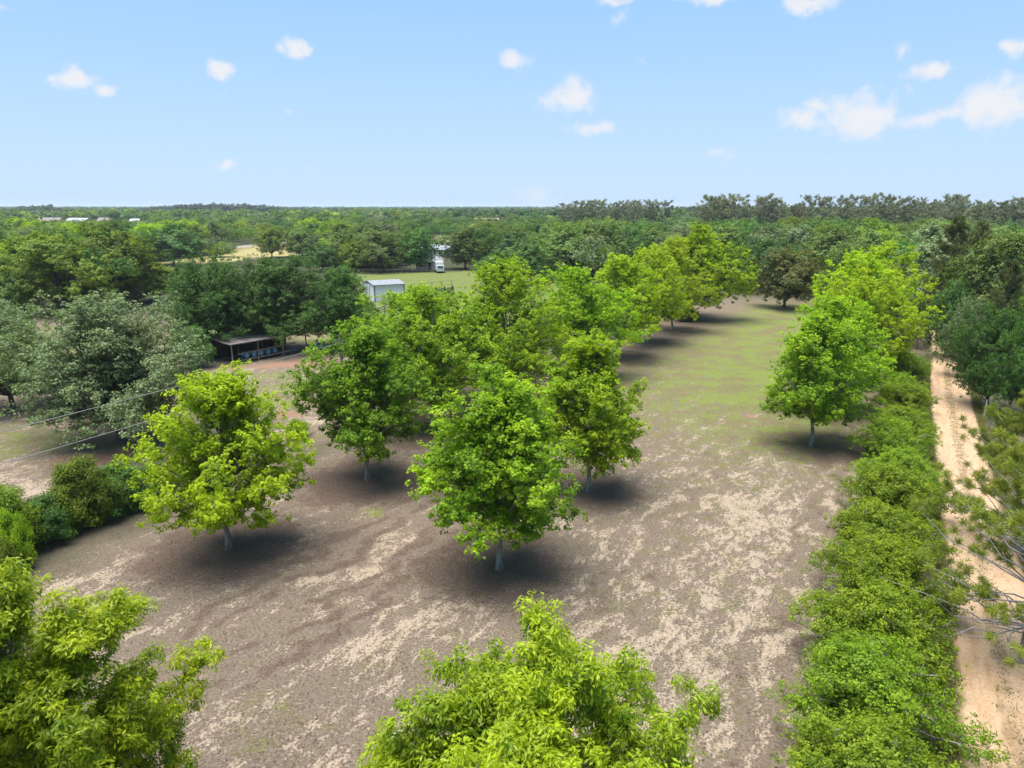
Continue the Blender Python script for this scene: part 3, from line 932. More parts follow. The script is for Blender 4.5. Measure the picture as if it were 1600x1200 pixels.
def ground_mat():
    m, t, out = new_mat('ground_soil')
    geo = t.n('ShaderNodeNewGeometry')
    pos = geo.outputs['Position']
    rot = t.n('ShaderNodeMapping'); rot.inputs['Rotation'].default_value = (0, 0, TH); t.l(pos, rot.inputs[0])
    st = t.n('ShaderNodeMapping'); st.inputs['Scale'].default_value = (1.0, .42, 1); t.l(rot.outputs[0], st.inputs[0])
    a1 = t.n('ShaderNodeAttribute', attribute_name='m1'); s1 = t.n('ShaderNodeSeparateColor'); t.l(a1.outputs['Color'], s1.inputs[0])
    a2 = t.n('ShaderNodeAttribute', attribute_name='m2'); s2 = t.n('ShaderNodeSeparateColor'); t.l(a2.outputs['Color'], s2.inputs[0])
    lit, gra, san, red = s1.outputs[0], s1.outputs[1], s1.outputs[2], a1.outputs['Alpha']
    fine = t.noise(pos, 9.0, 6, .68)
    mid = t.noise(pos, 1.6, 7, .66, .4)
    streak = t.noise(st.outputs[0], 3.6, 6, .66, .2)
    big = t.noise(pos, .28, 4, .6)
    leafy = t.noise(pos, 26.0, 3, .7)
    # old leaves on soil
    brown = t.mix(t.step(fine, .34, .66), (.116, .085, .062), (.205, .160, .120))
    brown = t.mix(t.step(leafy, .58, .78), brown, (.255, .205, .158))
    sandc = t.mix(t.step(fine, .35, .7), (.30, .228, .165), (.395, .315, .237))
    patch = t.noise(st.outputs[0], .8, 9, .68, .3)
    sv = t.math('ADD', t.math('MULTIPLY', streak, .44), t.math('ADD', t.math('MULTIPLY', patch, .34), t.math('MULTIPLY', fine, .28)))
    thr = t.math('SUBTRACT', .635, t.math('MULTIPLY', san, .135))
    thr = t.math('ADD', thr, t.math('MULTIPLY', lit, .06))
    sf = t.step(sv, t.math('SUBTRACT', thr, .025), t.math('ADD', thr, .045))
    c = t.mix(sf, brown, sandc)
    # darker litter
    lc = t.mix(t.step(fine, .3, .7), (.076, .049, .037), (.148, .102, .077))
    lc = t.mix(t.step(leafy, .56, .72), lc, (.215, .163, .128))
    lv = t.math('ADD', t.math('MULTIPLY', mid, .55), t.math('MULTIPLY', streak, .45))
    lthr = t.math('SUBTRACT', .92, t.math('MULTIPLY', lit, .60))
    c = t.mix(t.math('MULTIPLY', t.step(lv, t.math('SUBTRACT', lthr, .09), t.math('ADD', lthr, .06)), .9), c, lc)
    # short grass
    gc = t.mix(t.step(fine, .3, .7), (.098, .094, .032), (.185, .168, .072))
    gc = t.mix(t.math('MULTIPLY', t.step(big, .38, .6), t.step(gra, .62, .86)), gc, t.mix(t.step(fine, .3, .7), (.100, .138, .020), (.190, .235, .046)))
    gv = t.math('ADD', t.math('MULTIPLY', t.noise(pos, .9, 8, .72), .62), t.math('MULTIPLY', t.noise(pos, 6.0, 4, .6), .38))
    gthr = t.math('SUBTRACT', .76, t.math('MULTIPLY', gra, .36))
    c = t.mix(t.math('MULTIPLY', t.step(gv, t.math('SUBTRACT', gthr, .04), t.math('ADD', gthr, .06)), .85), c, gc)
    # red clay
    rc = t.mix(t.step(fine, .3, .7), (.20, .105, .068), (.30, .18, .125))
    rv = t.math('ADD', t.math('MULTIPLY', red, .75), t.math('MULTIPLY', mid, .5))
    c = t.mix(t.math('MULTIPLY', t.step(rv, .5, .8), .85), c, rc)
    # pasture, dry field, woodland floor
    pc = t.mix(t.step(mid, .3, .7), (.095, .128, .030), (.155, .175, .055))
    c = t.mix(t.math('MULTIPLY', s2.outputs[2], .85), c, pc)
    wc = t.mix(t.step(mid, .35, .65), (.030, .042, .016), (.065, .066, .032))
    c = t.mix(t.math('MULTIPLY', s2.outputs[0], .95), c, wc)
    p = t.n('ShaderNodeBsdfPrincipled')
    t.l(c, p.inputs['Base Color']); p.inputs['Roughness'].default_value = .95; p.inputs['Specular IOR Level'].default_value = .1
    bp = t.n('ShaderNodeBump'); bp.inputs['Strength'].default_value = .9; bp.inputs['Distance'].default_value = .14
    t.l(t.math('ADD', t.math('MULTIPLY', fine, .7), t.math('ADD', mid, t.math('MULTIPLY', leafy, .3))), bp.inputs['Height'])
    t.l(bp.outputs[0], p.inputs['Normal'])
    t.l(p.outputs[0], out.inputs['Surface'])
    return m


o = link(bpy.data.objects.new('ground', np_mesh('ground', np.stack([X, Y, relief], 1), Fg, ground_mat(), smooth=True, attrs={'m1': m1, 'm2': m2})))
tag(o, 'bare orchard field of leaf litter, pale sand and thin grass', 'ground', kind='structure')

def sheet(name, poly, z, cols, label, jag=1.2, seed=1):
    rg = np.random.default_rng(seed)
    pts = []
    for (xa, ya), (xb, yb) in zip(poly, poly[1:] + poly[:1]):
        n_ = max(2, int(math.hypot(xb - xa, yb - ya) / 3))
        for i_ in range(n_):
            q_ = i_ / n_
            pts.append((xa + (xb - xa) * q_ + rg.normal() * jag, ya + (yb - ya) * q_ + rg.normal() * jag, z))
    m_ = plain_mat(name + '_soil', cols[0], .95, col2=cols[1], scale=.25)
    return tag(MB().poly(pts, [tuple(range(len(pts)))]).build(name, m_), label, name, kind='structure')


sheet('field', FIELD_DRY, .06, ((.30, .235, .090), (.215, .185, .070)), 'dry straw-coloured field among the trees at the left')
sheet('lawn', [G(672, 392), G(690, 366), G(735, 366), G(728, 392)], .06, ((.115, .155, .030), (.17, .185, .05)), 'green lawn below the grey house')
sheet('path', [G(365, 385), G(430, 379), G(500, 374), G(500, 376), G(432, 382.5), G(372, 388)], .1, ((.36, .31, .25), (.28, .24, .19)), 'pale dirt path along the far edge of the dry field', .5)

# ------------------------------------------------------------------ sandy road
na, nw_ = 420, 15
aa = np.linspace(2, 132, na); ww = np.linspace(-1, 1, nw_)
A2, W2 = np.meshgrid(aa, ww, indexing='ij')
rr_ = np.random.default_rng(8)
edge = 1.85 + .22 * smooth_noise(A2, A2 * 0, 9, 21) + rr_.normal(size=A2.shape) * .05
Pp = 4.75 + .25 * np.sin(A2 / 17.0) + W2 * edge
RX = Pp * DY + A2 * DX; RY = -Pp * DX + A2 * DY
RZ = .085 + 0 * RX
rut = np.exp(-((W2 + .42) / .2) ** 2) + np.exp(-((W2 - .36) / .2) ** 2)
RZ = np.where(np.abs(W2) > .99, -.06, RZ + .05 - .085 * rut + .015 * smooth_noise(RX, RY, 2.0, 33))
idx = (np.arange(na - 1)[:, None] * nw_ + np.arange(nw_ - 1)[None, :]).ravel()
Fr = np.stack([idx, idx + nw_, idx + nw_ + 1, idx + 1], 1)[:, ::-1]
rt = np.stack([np.abs(W2).ravel(), (W2.ravel() + 1) / 2, A2.ravel() / 132], 1)


def road_mat():
    m, t, out = new_mat('road_sand')
    geo = t.n('ShaderNodeNewGeometry'); pos = geo.outputs['Position']
    rot = t.n('ShaderNodeMapping'); rot.inputs['Rotation'].default_value = (0, 0, TH); t.l(pos, rot.inputs[0])
    st = t.n('ShaderNodeMapping'); st.inputs['Scale'].default_value = (1.0, .16, 1); t.l(rot.outputs[0], st.inputs[0])
    at = t.n('ShaderNodeAttribute', attribute_name='tint'); s = t.n('ShaderNodeSeparateColor'); t.l(at.outputs['Color'], s.inputs[0])
    fine = t.noise(pos, 8, 6, .65); mid = t.noise(pos, 1.3, 6, .62, .3); streak = t.noise(st.outputs[0], 2.4, 5, .6)
    c = t.mix(t.step(fine, .3, .7), (.345, .222, .132), (.450, .325, .215))
    c = t.mix(t.math('MULTIPLY', t.step(streak, .45, .7), .7), c, (.31, .19, .095))
    # grass and litter between the wheel tracks and at the edges
    mid_strip = t.math('SUBTRACT', 1.0, t.step(t.math('ABSOLUTE', t.math('SUBTRACT', s.outputs[1], .47)), .05, .17))
    e = t.step(s.outputs[0], .62, .98)
    g = t.math('MAXIMUM', t.math('MULTIPLY', mid_strip, .60), t.math('MULTIPLY', e, .95))
    gv = t.step(t.math('ADD', t.math('ADD', t.math('MULTIPLY', mid, .5), t.math('MULTIPLY', fine, .5)), t.math('MULTIPLY', g, .62)), .80, 1.0)
    gc = t.mix(t.step(fine, .35, .65), (.105, .088, .045), (.215, .165, .095))
    c = t.mix(t.math('MULTIPLY', gv, .85), c, gc)
    p = t.n('ShaderNodeBsdfPrincipled'); t.l(c, p.inputs['Base Color']); p.inputs['Roughness'].default_value = .95
    p.inputs['Specular IOR Level'].default_value = .1
    bp = t.n('ShaderNodeBump'); bp.inputs['Strength'].default_value = .6; bp.inputs['Distance'].default_value = .08
    t.l(t.math('ADD', fine, mid), bp.inputs['Height']); t.l(bp.outputs[0], p.inputs['Normal'])
    t.l(p.outputs[0], out.inputs['Surface'])
    return m


o = link(bpy.data.objects.new('road', np_mesh('road', np.stack([RX.ravel(), RY.ravel(), RZ.ravel()], 1), Fr, road_mat(), tint=rt, smooth=True)))
tag(o, 'pale sandy two-track road beside the shrub row', 'road', kind='structure')

# ------------------------------------------------------------------ loose litter and grass on the field
def scatter_points(rng, n, poly_fn):
    y = rng.uniform(14, 95, n * 3); u = rng.uniform(-.8, .85, n * 3)
    x = u * y
    k = rng.random(n * 3) < poly_fn(x, y) * np.clip(30 / y, .15, 1)
    return x[k][:n], y[k][:n]


def litter_fn(x, y):
    d = np.zeros_like(x) + .12
    for (tx, ty, r) in ORCH:
        d = np.maximum(d, .95 * np.exp(-((x - tx) ** 2 + (y - ty) ** 2) / (r * 1.05) ** 2))
    p = x * DY - y * DX
    return d * ((p > -37) & (p < 2))


rngl = np.random.default_rng(31)
lx, ly = scatter_points(rngl, 70000, litter_fn)
n = len(lx)
N = unit(rngl.normal(size=(n, 3)) * .35 + np.array([0, 0, 1]))
sz = rngl.uniform(.04, .10, n)
V, Fq = leaf_quads(rngl, np.stack([lx, ly, rngl.uniform(.03, .11, n)], 1), N, sz, sz * .75, .25)
LM, t, out = new_mat('dead_leaf')
at = t.n('ShaderNodeAttribute', attribute_name='tint')
p = t.n('ShaderNodeBsdfPrincipled'); t.l(at.outputs['Color'], p.inputs['Base Color']); p.inputs['Roughness'].default_value = .8
t.l(p.outputs[0], out.inputs['Surface'])
pal = np.array([(.075, .058, .048), (.11, .086, .072), (.16, .13, .11), (.060, .046, .038), (.19, .16, .135)])
tint = np.repeat(pal[rngl.choice(5, n, p=[.3, .3, .16, .18, .06])] * rngl.uniform(.8, 1.2, (n, 1)), 4, axis=0)
o = link(bpy.data.objects.new('leaf_litter', np_mesh('leaf_litter', V, Fq, LM, tint=tint)))
tag(o, 'fallen brown leaves strewn under the orchard trees', 'leaf litter', kind='stuff')


def grass_fn(x, y):
    p = x * DY - y * DX
    d = .10 + .25 * (np.sin(x * .9 + 1.3 * np.sin(y * .5)) * np.sin(y * .8 + np.sin(x * .7)) > .55)
    return d * (p > -60) * (p < 12)


gx_, gy_ = scatter_points(rngl, 45000, grass_fn)
n = len(gx_)
k = 3
bx = np.repeat(gx_, k) + rngl.normal(size=n * k) * .05; by = np.repeat(gy_, k) + rngl.normal(size=n * k) * .05
hh = rngl.uniform(.05, .16, n * k)
T = unit(rngl.normal(size=(n * k, 3)) * .45 + np.array([0, 0, 1]))
N = unit(rngl.normal(size=(n * k, 3)))
V, Fq = leaf_quads(rngl, np.stack([bx, by, .02 + hh * .45], 1), N, hh, np.full(n * k, .022), 0, T)
tint = np.repeat(np.stack([np.repeat(rngl.random(n), k), rngl.random(n * k), np.full(n * k, .5)], 1), 4, axis=0)
M['grass'] = leaf_mat('grass_blade', (.065, .075, .024), (.16, .14, .065), .3, .1)
o = link(bpy.data.objects.new('grass', np_mesh('grass', V, Fq, M['grass'], tint=tint)))
tag(o, 'sparse dry grass tufts over the sandy field', 'grass', kind='stuff')

n = 17000
wa = rngl.uniform(6, 95, n); sd = rngl.choice([-1, 0, 1], n, p=[.36, .16, .48])
wp = 4.75 + .25 * np.sin(wa / 17.0) + np.where(sd == 0, -.06 + rngl.normal(size=n) * .16, sd * (1.75 + np.abs(rngl.normal(size=n)) * .45))
wx2 = wp * DY + wa * DX; wy2 = -wp * DX + wa * DY
k = 4
bx = np.repeat(wx2, k) + rngl.normal(size=n * k) * .07; by = np.repeat(wy2, k) + rngl.normal(size=n * k) * .07
hh = rngl.uniform(.10, .34, n * k) * np.repeat(np.where(sd == 0, .55, 1.0), k)
T = unit(rngl.normal(size=(n * k, 3)) * .5 + np.array([0, 0, 1])); N = unit(rngl.normal(size=(n * k, 3)))
V, Fq = leaf_quads(rngl, np.stack([bx, by, .05 + hh * .45], 1), N, hh, np.full(n * k, .035), 0, T)
tint = np.repeat(np.stack([np.repeat(rngl.random(n), k), rngl.random(n * k), np.full(n * k, .5)], 1), 4, axis=0)
M['verge'] = leaf_mat('verge_grass', (.085, .110, .030), (.27, .22, .095), .3, .1)
o = link(bpy.data.objects.new('verge_grass', np_mesh('verge_grass', V, Fq, M['verge'], tint=tint)))
tag(o, 'rough dry grass along the edges and middle of the sandy road', 'grass', kind='stuff')

# ------------------------------------------------------------------ buildings, fences and small things
M['white_metal'] = plain_mat('white_metal', (.68, .67, .70), .45, .05, 3, stretch=(6, 6, .2))
M['grey_roof'] = plain_mat('grey_roof', (.27, .27, .285), .45, .15, 2)
M['dark_trim'] = plain_mat('dark_trim', (.05, .05, .055), .6)
M['old_wood'] = plain_mat('old_wood', (.22, .20, .185), .85, .25, 3, stretch=(1, 1, .2))
M['dark_wood'] = plain_mat('dark_wood', (.035, .028, .024), .85, .2, 3)
M['old_tin'] = plain_mat('old_tin', (.20, .175, .17), .6, col2=(.095, .075, .07), scale=1.2)
M['blue_plastic'] = plain_mat('blue_plastic', (.05, .22, .42), .4, .1)
M['pale_lid'] = plain_mat('pale_lid', (.20, .33, .42), .5, .1)
M['wall_white'] = plain_mat('wall_white', (.52, .52, .52), .7, .06)
M['wall_grey'] = plain_mat('wall_grey', (.20, .18, .19), .8, .1)
M['shingle'] = plain_mat('shingle', (.24, .20, .20), .85, .15, 6)
M['shingle_red'] = plain_mat('shingle_red', (.40, .25, .19), .85, .15, 6)
M['shingle_brown'] = plain_mat('shingle_brown', (.20, .125, .10), .85, .15, 6)
M['glass'] = plain_mat('window_glass', (.03, .035, .04), .1, .05)
M['sand_tin'] = plain_mat('white_tin_roof', (.34, .345, .37), .4, .06, 2)
M['cable'] = plain_mat('cable_grey', (.26, .24, .23), .5, .05)
M['stone'] = plain_mat('pale_stone', (.45, .40, .34), .9, .15, 4)


def gable(mb, w, d, h, rise, over=.35, t=.12, base=0.0):
    """gable roof over a w x d box with eaves at h, ridge along x"""
    y0, y1, x0, x1 = -d / 2 - over, d / 2 + over, -w / 2 - over, w / 2 + over
    e = h - rise * over / (d / 2)
    top = [(x0, y0, e), (x1, y0, e), (x1, 0, h + rise), (x0, 0, h + rise), (x0, y1, e), (x1, y1, e)]
    low = [(a, b, c - t) for a, b, c in top]
    mb.poly(top + low, [(0, 1, 2, 3), (3, 2, 5, 4), (6, 9, 8, 7), (9, 10, 11, 8), (0, 6, 7, 1), (4, 5, 11, 10), (0, 3, 9, 6), (3, 4, 10, 9), (1, 7, 8, 2), (2, 8, 11, 5)])
    return mb


def house(name, u, v, w, d, h, rise, rz, wall, roof, label, cat='house', windows=3, dist=None, group=None, door=True):
    x, y = G(u, v) if dist is None else ((u - CX) / F_PX * (dist * .97 + 4), dist)
    e = empty(name, (x, y, 0), rz, label, cat, group)
    mb = MB(); mb.box((0, 0, h / 2), (w, d, h))
    mb.poly([(-w / 2, -d / 2, h), (-w / 2, d / 2, h), (-w / 2, 0, h + rise - .13), (w / 2, -d / 2, h), (w / 2, d / 2, h), (w / 2, 0, h + rise - .13)], [(0, 2, 1), (3, 4, 5)])
    mb.build('wall', M[wall], e)
    gable(MB(), w, d, h, rise).build('roof', M[roof], e)
    for i in range(windows):
        xx = -w / 2 + w * (i + .5) / windows
        if door and i == windows // 2:
            MB().box((xx, -d / 2 - .03, 1.05), (1.0, .08, 2.1)).build('door', M['dark_trim'], e)
            continue
        f = MB().box((xx, -d / 2 - .03, h * .56), (1.3, .08, 1.2)).build('window', M['wall_white'], e)
        MB().box((xx, -d / 2 - .075, h * .56), (1.1, .03, 1.0)).build('pane', M['glass'], f)
    return e


# white metal shed by the pasture
x, y = G(606, 467)
e = empty('metal_shed', (x - .8, y, 0), R_(28), 'white sheet-metal shed with a low grey roof standing by the pasture', 'shed')
w, d, h = 6.0, 7.6, 3.3
MB().box((0, 0, h / 2), (w, d, h)).build('wall', M['white_metal'], e)
gable(MB(), w, d, h, .5, .25, .14).build('roof', M['grey_roof'], e)
for sx in (-1, 1):
    for sy in (-1, 1):
        MB().box((sx * w / 2, sy * d / 2, h / 2 - .1), (.16, .16, h - .2)).build('corner_trim', M['dark_trim'], e)
MB().box((-w / 2 - .02, -.6, h / 2 - .3), (.05, .14, h - .6)).build('door_trim', M['dark_trim'], e)
MB().box((-w / 2 - .03, 1.2, 1.35), (.07, 2.6, 2.7)).build('door', M['white_metal'], e)

# open shed with barrels under the dark oaks
x0, y0 = G(368, 570)
x1, y1 = G(476, 550)
ang = math.atan2(y1 - y0, x1 - x0)
Lw = math.hypot(x1 - x0, y1 - y0) + .6
e = empty('open_shed', ((x0 + x1) / 2, (y0 + y1) / 2, 0), ang, 'open-fronted old shed with a rusty tin roof under the dark oaks', 'shed')
dp = 4.6
MB().box((0, dp / 2, 2.62), (Lw + .8, dp + .8, .09), rx=R_(3)).build('roof', M['old_tin'], e)
for i in range(4):
    xx = -Lw / 2 + Lw * i / 3
    MB().tube([(xx, .05, 0), (xx + .04, .05, 1.2), (xx, .05, 2.46)], .085).build('post', M['old_wood'], e)
    MB().tube([(xx, dp - .2, 0), (xx, dp - .2, 2.7)], .085).build('post', M['old_wood'], e)
MB().box((0, dp - .05, 1.3), (Lw, .06, 2.5)).build('back_wall', M['dark_wood'], e)
MB().box((-.4, .02, 1.28), (Lw * .78, .05, .16), ry=R_(-1.5)).build('rail', M['old_wood'], e)
MB().box((-.4, .02, .42), (Lw * .78, .05, .16), ry=R_(-1)).build('rail', M['old_wood'], e)
ca, sa = math.cos(ang), math.sin(ang)


def shed_pt(lx_, ly_):
    return (e.location.x + lx_ * ca - ly_ * sa, e.location.y + lx_ * sa + ly_ * ca)


def barrel(px, py, z, label, group):
    b = empty('barrel', (px, py, z), ang, label, 'barrel', group)
    ys = [-.47, -.44, -.17, -.14, -.11, .15, .18, .21, .43, .47]
    rs = [.30, .32, .32, .335, .32, .32, .335, .32, .32, .30]
    MB().tube([(0, y_, .335) for y_ in ys], rs, 20).build('body', M['blue_plastic'], b)
    MB().tube([(0, -.471, .335), (0, -.50, .335)], [.27, .255], 20).build('lid', M['pale_lid'], b)
    for bx_ in (-.12, .12):
        MB().tube([(bx_, -.50, .40), (bx_, -.525, .40)], .035, 8).build('bung', M['blue_plastic'], b)
    return b


names = ['first lying blue barrel from the left post of the open shed', 'second lying blue barrel from the left post of the open shed', 'third lying blue barrel from the left post, middle of five',
         'fourth lying blue barrel in the open shed', 'fifth lying blue barrel, last before the right bay of the shed']
MB().box((.3, .85, .42), (Lw * .72, 1.1, .06)).build('shelf', M['old_wood'], e)
for i in range(5):
    px, py = shed_pt(-Lw / 2 + 2.1 + i * .95, .80)
    barrel(px, py, .45, names[i], 'blue barrels lying in the open shed')
for i in range(3):
    px, py = shed_pt(Lw / 2 + 1.0 + i * .85, .8)
    barrel(px, py, 0, ['dusky blue barrel lying just right of the open shed', 'dusky blue barrel lying outside the shed, between two others', 'outermost dusky blue barrel right of the open shed'][i], 'blue barrels outside the shed')
px, py = shed_pt(Lw / 2 + 2.4, -.6)
tr = empty('trough', (px, py, 0), ang, 'long grey feed trough on the red dirt right of the shed', 'trough')
MB().poly([(-1.2, -.35, .45), (1.2, -.35, .45), (1.2, .35, .45), (-1.2, .35, .45), (-1.05, -.22, .05), (1.05, -.22, .05), (1.05, .22, .05), (-1.05, .22, .05),
           (-1.12, -.28, .44), (1.12, -.28, .44), (1.12, .28, .44), (-1.12, .28, .44), (-1.0, -.18, .15), (1.0, -.18, .15), (1.0, .18, .15), (-1.0, .18, .15)],
          [(0, 1, 5, 4), (1, 2, 6, 5), (2, 3, 7, 6), (3, 0, 4, 7), (4, 5, 6, 7), (8, 12, 13, 9), (9, 13, 14, 10), (10, 14, 15, 11), (11, 15, 12, 8), (12, 15, 14, 13),
           (0, 8, 9, 1), (1, 9, 10, 2), (2, 10, 11, 3), (3, 11, 8, 0)]).build('body', M['old_tin'], tr)
for sx in (-1, 1):
    MB().box((sx * .8, 0, .03), (.1, .5, .12)).build('foot', M['old_wood'], tr)
px, py = shed_pt(Lw / 2 + 4.9, .3)
tag(MB().box((0, 0, .55), (.18, .05, 1.7), ry=R_(-50)).build('plank', M['old_wood']), 'weathered plank leaning right of the blue barrels', 'plank').location = (px, py, .05)

# rock on the yard grass
def rock(u, v, s, label):
    rg = np.random.default_rng(int(u))
    import bmesh
    bm = bmesh.new(); bmesh.ops.create_icosphere(bm, subdivisions=2, radius=1)
    for vt in bm.verts:
        vt.co *= 1 + rg.normal() * .12
        vt.co.z *= .55
    me = bpy.data.meshes.new('rock'); bm.to_mesh(me); bm.free(); me.materials.append(M['stone'])
    o_ = link(bpy.data.objects.new('rock', me)); x, y = G(u, v)
    o_.location = (x, y, s * .3); o_.scale = (s * 1.3, s, s)
    tag(o_, label, 'rock')


rock(386, 592, .45, 'pale rock lying on the yard grass below the open shed')
rock(397, 600, .22, 'small pale stone beside the larger pale rock')

# dark gate posts at the yard track
gp = [G(433, 700), G(466, 690)]
e = empty('gate_fence', (gp[0][0], gp[0][1], 0), math.atan2(gp[1][1] - gp[0][1], gp[1][0] - gp[0][0]), 'short dark post-and-rail fence between the yellow-green and dark green trees', 'fence')
gl = math.hypot(gp[1][0] - gp[0][0], gp[1][1] - gp[0][1])
for xx in (0, gl):
    MB().tube([(xx, 0, 0), (xx, 0, 1.25)], .09).build('post', M['dark_wood'], e)
MB().tube([(0, 0, .95), (gl, 0, 1.05)], .05).build('rail', M['dark_wood'], e)
MB().tube([(gl * .35, 0, .35), (gl, 0, .62)], .05).build('rail', M['dark_wood'], e)

# wooden fence and pipe fence by the white shed
def fence_line(name, p0, p1, n, h, mat, rails, label, r=.07, board=None, rail_r=.04):
    L = math.hypot(p1[0] - p0[0], p1[1] - p0[1])
    e = empty(name, (p0[0], p0[1], 0), math.atan2(p1[1] - p0[1], p1[0] - p0[0]), label, 'fence')
    for i in range(n + 1):
        MB().box((L * i / n, 0, h / 2), (r * 2, r * 2, h)).build('post', M[mat], e)
    for z in rails:
        if board: MB().box((L / 2, -r - .03, z), (L, .04, board)).build('rail', M[mat], e)
        else: MB().tube([(0, 0, z), (L, 0, z)], rail_r, 6).build('rail', M[mat], e)
    return e


M['fence_grey'] = plain_mat('fence_grey', (.15, .14, .145), .85, .2, 2, stretch=(3, 3, .3))
e = fence_line('wooden_fence', G(640, 470), G(708, 462), 5, 2.1, 'dark_wood', [], 'grey plank fence with dark posts right of the white shed', .1)
Lf = math.hypot(G(708, 462)[0] - G(640, 470)[0], G(708, 462)[1] - G(640, 470)[1])
for i in range(5):
    MB().box((Lf * (i + .5) / 5, -.02, 1.0), (Lf / 5 - .25, .06, 1.6)).build('panel', M['fence_grey'], e)
fence_line('pipe_fence', G(643, 459), G(706, 452), 4, 2.0, 'dark_wood', [1.95, 1.1], 'thin dark pipe fence behind the plank fence by the white shed', .035, None, .03)
fence_line('board_fence', G(500, 428), G(642, 427), 14, 1.4, 'dark_wood', [.45, .85, 1.25], 'dark three-board fence below the row of oaks at the pasture', .08, .2)
fence_line('rail_fence', G(644, 426), G(682, 425), 5, 1.4, 'old_wood', [.55, 1.25], 'weathered two-rail fence left of the white truck', .08, .12)
fence_line('paddock_fence', G(620, 482), G(580, 500), 4, 1.4, 'fence_grey', [.5, .9, 1.3], 'low grey fence between the white shed and the dark oaks', .07, .14)

# houses
house('farmhouse', 671, 420, 7.5, 5, 2.5, 1.1, R_(8), 'wall_white', 'sand_tin', 'white farmhouse with a pale metal roof behind the pasture oaks')
house('barn', 692, 398, 11, 20, 2.6, 1.3, R_(-20), 'wall_white', 'sand_tin', 'long white-roofed barn between the trees above the farmhouse', 'barn', dist=275)
house('grey_house', 686, 366, 17, 10, 3.4, 2.6, R_(6), 'wall_grey', 'shingle', 'grey shingled house on the lawn above the barn', 'house', windows=5)
house('brown_shed', 1000, 404, 12, 7, 2.6, 1.2, R_(3), 'shingle_brown', 'shingle_brown', 'low brown-roofed shed behind the close-planted row', 'shed', dist=205, windows=2)
house('white_building', 708, 540, 5.5, 5, 2.5, .7, R_(12), 'wall_white', 'sand_tin', 'white building glimpsed through the leaves of the close-planted row', 'shed', dist=104, windows=2)
house('far_house', 76, 338, 26, 14, 4, 3, R_(4), 'wall_white', 'shingle', 'far house with a grey roof at the left horizon', 'house', dist=720, windows=5)
house('far_house', 124, 338, 20, 12, 4, 3, R_(-6), 'wall_white', 'sand_tin', 'far white-roofed house in the middle of three at the left horizon', 'house', dist=700, windows=5)
house('far_house', 174, 338, 22, 12, 4, 3, R_(2), 'wall_white', 'shingle', 'far grey-roofed white house below the dark skyline wood', 'house', dist=720, windows=5)
house('far_house', 217, 340, 14, 10, 4, 2.5, R_(0), 'wall_white', 'sand_tin', 'small far white house right of the others at the left horizon', 'house', dist=690, windows=3)
house('far_house', 761, 333, 17, 12, 6, 3.5, R_(6), 'wall_white', 'shingle_red', 'far house with a reddish roof in the wood near the horizon', 'house', dist=540, windows=3)

# white box truck by the farmhouse
x, y = G(686, 425)
e = empty('box_truck', (x, y, 0), R_(-78), 'white box truck parked beside the white farmhouse', 'truck')
MB().box((0, 0, 1.75), (4.2, 2.2, 2.3)).build('cargo_box', M['wall_white'], e, .04)
MB().poly([(2.15, -1, .5), (3.9, -1, .5), (3.9, -1, 1.25), (3.4, -1, 2.1), (2.15, -1, 2.1), (2.15, 1, .5), (3.9, 1, .5), (3.9, 1, 1.25), (3.4, 1, 2.1), (2.15, 1, 2.1)],
          [(0, 1, 2, 3, 4), (9, 8, 7, 6, 5), (0, 5, 6, 1), (1, 6, 7, 2), (2, 7, 8, 3), (3, 8, 9, 4), (4, 9, 5, 0)]).build('cab', M['wall_white'], e, .03)
MB().poly([(3.92, -.85, 1.32), (3.92, .85, 1.32), (3.46, .85, 2.02), (3.46, -.85, 2.02)], [(0, 1, 2, 3)]).build('windscreen', M['glass'], e)
MB().box((0, 0, .5), (4.2, 1.0, .2)).build('chassis', M['dark_trim'], e)
for wx_ in (-1.3, 3.0):
    for sy in (-1, 1):
        MB().tube([(wx_, sy * .75, .42), (wx_, sy * 1.05, .42)], .42, 16).build('wheel', M['dark_trim'], e)

# fence posts right of the road, thin stakes in the lane
for (u, v, h, mt, lab) in [(1537, 652, 1.6, 'wall_white', 'white fence post beside the sandy road'), (1544, 672, 1.5, 'old_wood', 'brown fence post nearest the road, leaning'),
                          (1540, 660, 1.3, 'old_wood', 'thin grey fence post between the white and brown posts'), (1549, 690, 1.2, 'old_wood', 'short weathered post, closest to the viewer')]:
    x, y = G(u, v)
    o = MB().tube([(0, 0, 0), (.03, .02, h * .5), (.06, 0, h)], [.07, .065, .055], 8).build('fence_post', M[mt])
    o.location = (x, y, 0); tag(o, lab, 'post', 'fence posts right of the road')
for (u, v, lab) in [(1057, 635, 'thin pale stake in the grass lane, nearer of two'), (1131, 580, 'thin pale stake farther up the grass lane'), (992, 560, 'thin stake beside the close-planted row')][:2]:
    x, y = G(u, v)
    o = MB().tube([(0, 0, 0), (.02, 0, .8)], .03, 6).build('stake', M['wall_white'])
    o.location = (x, y, 0); tag(o, lab, 'stake', 'stakes in the grass lane')

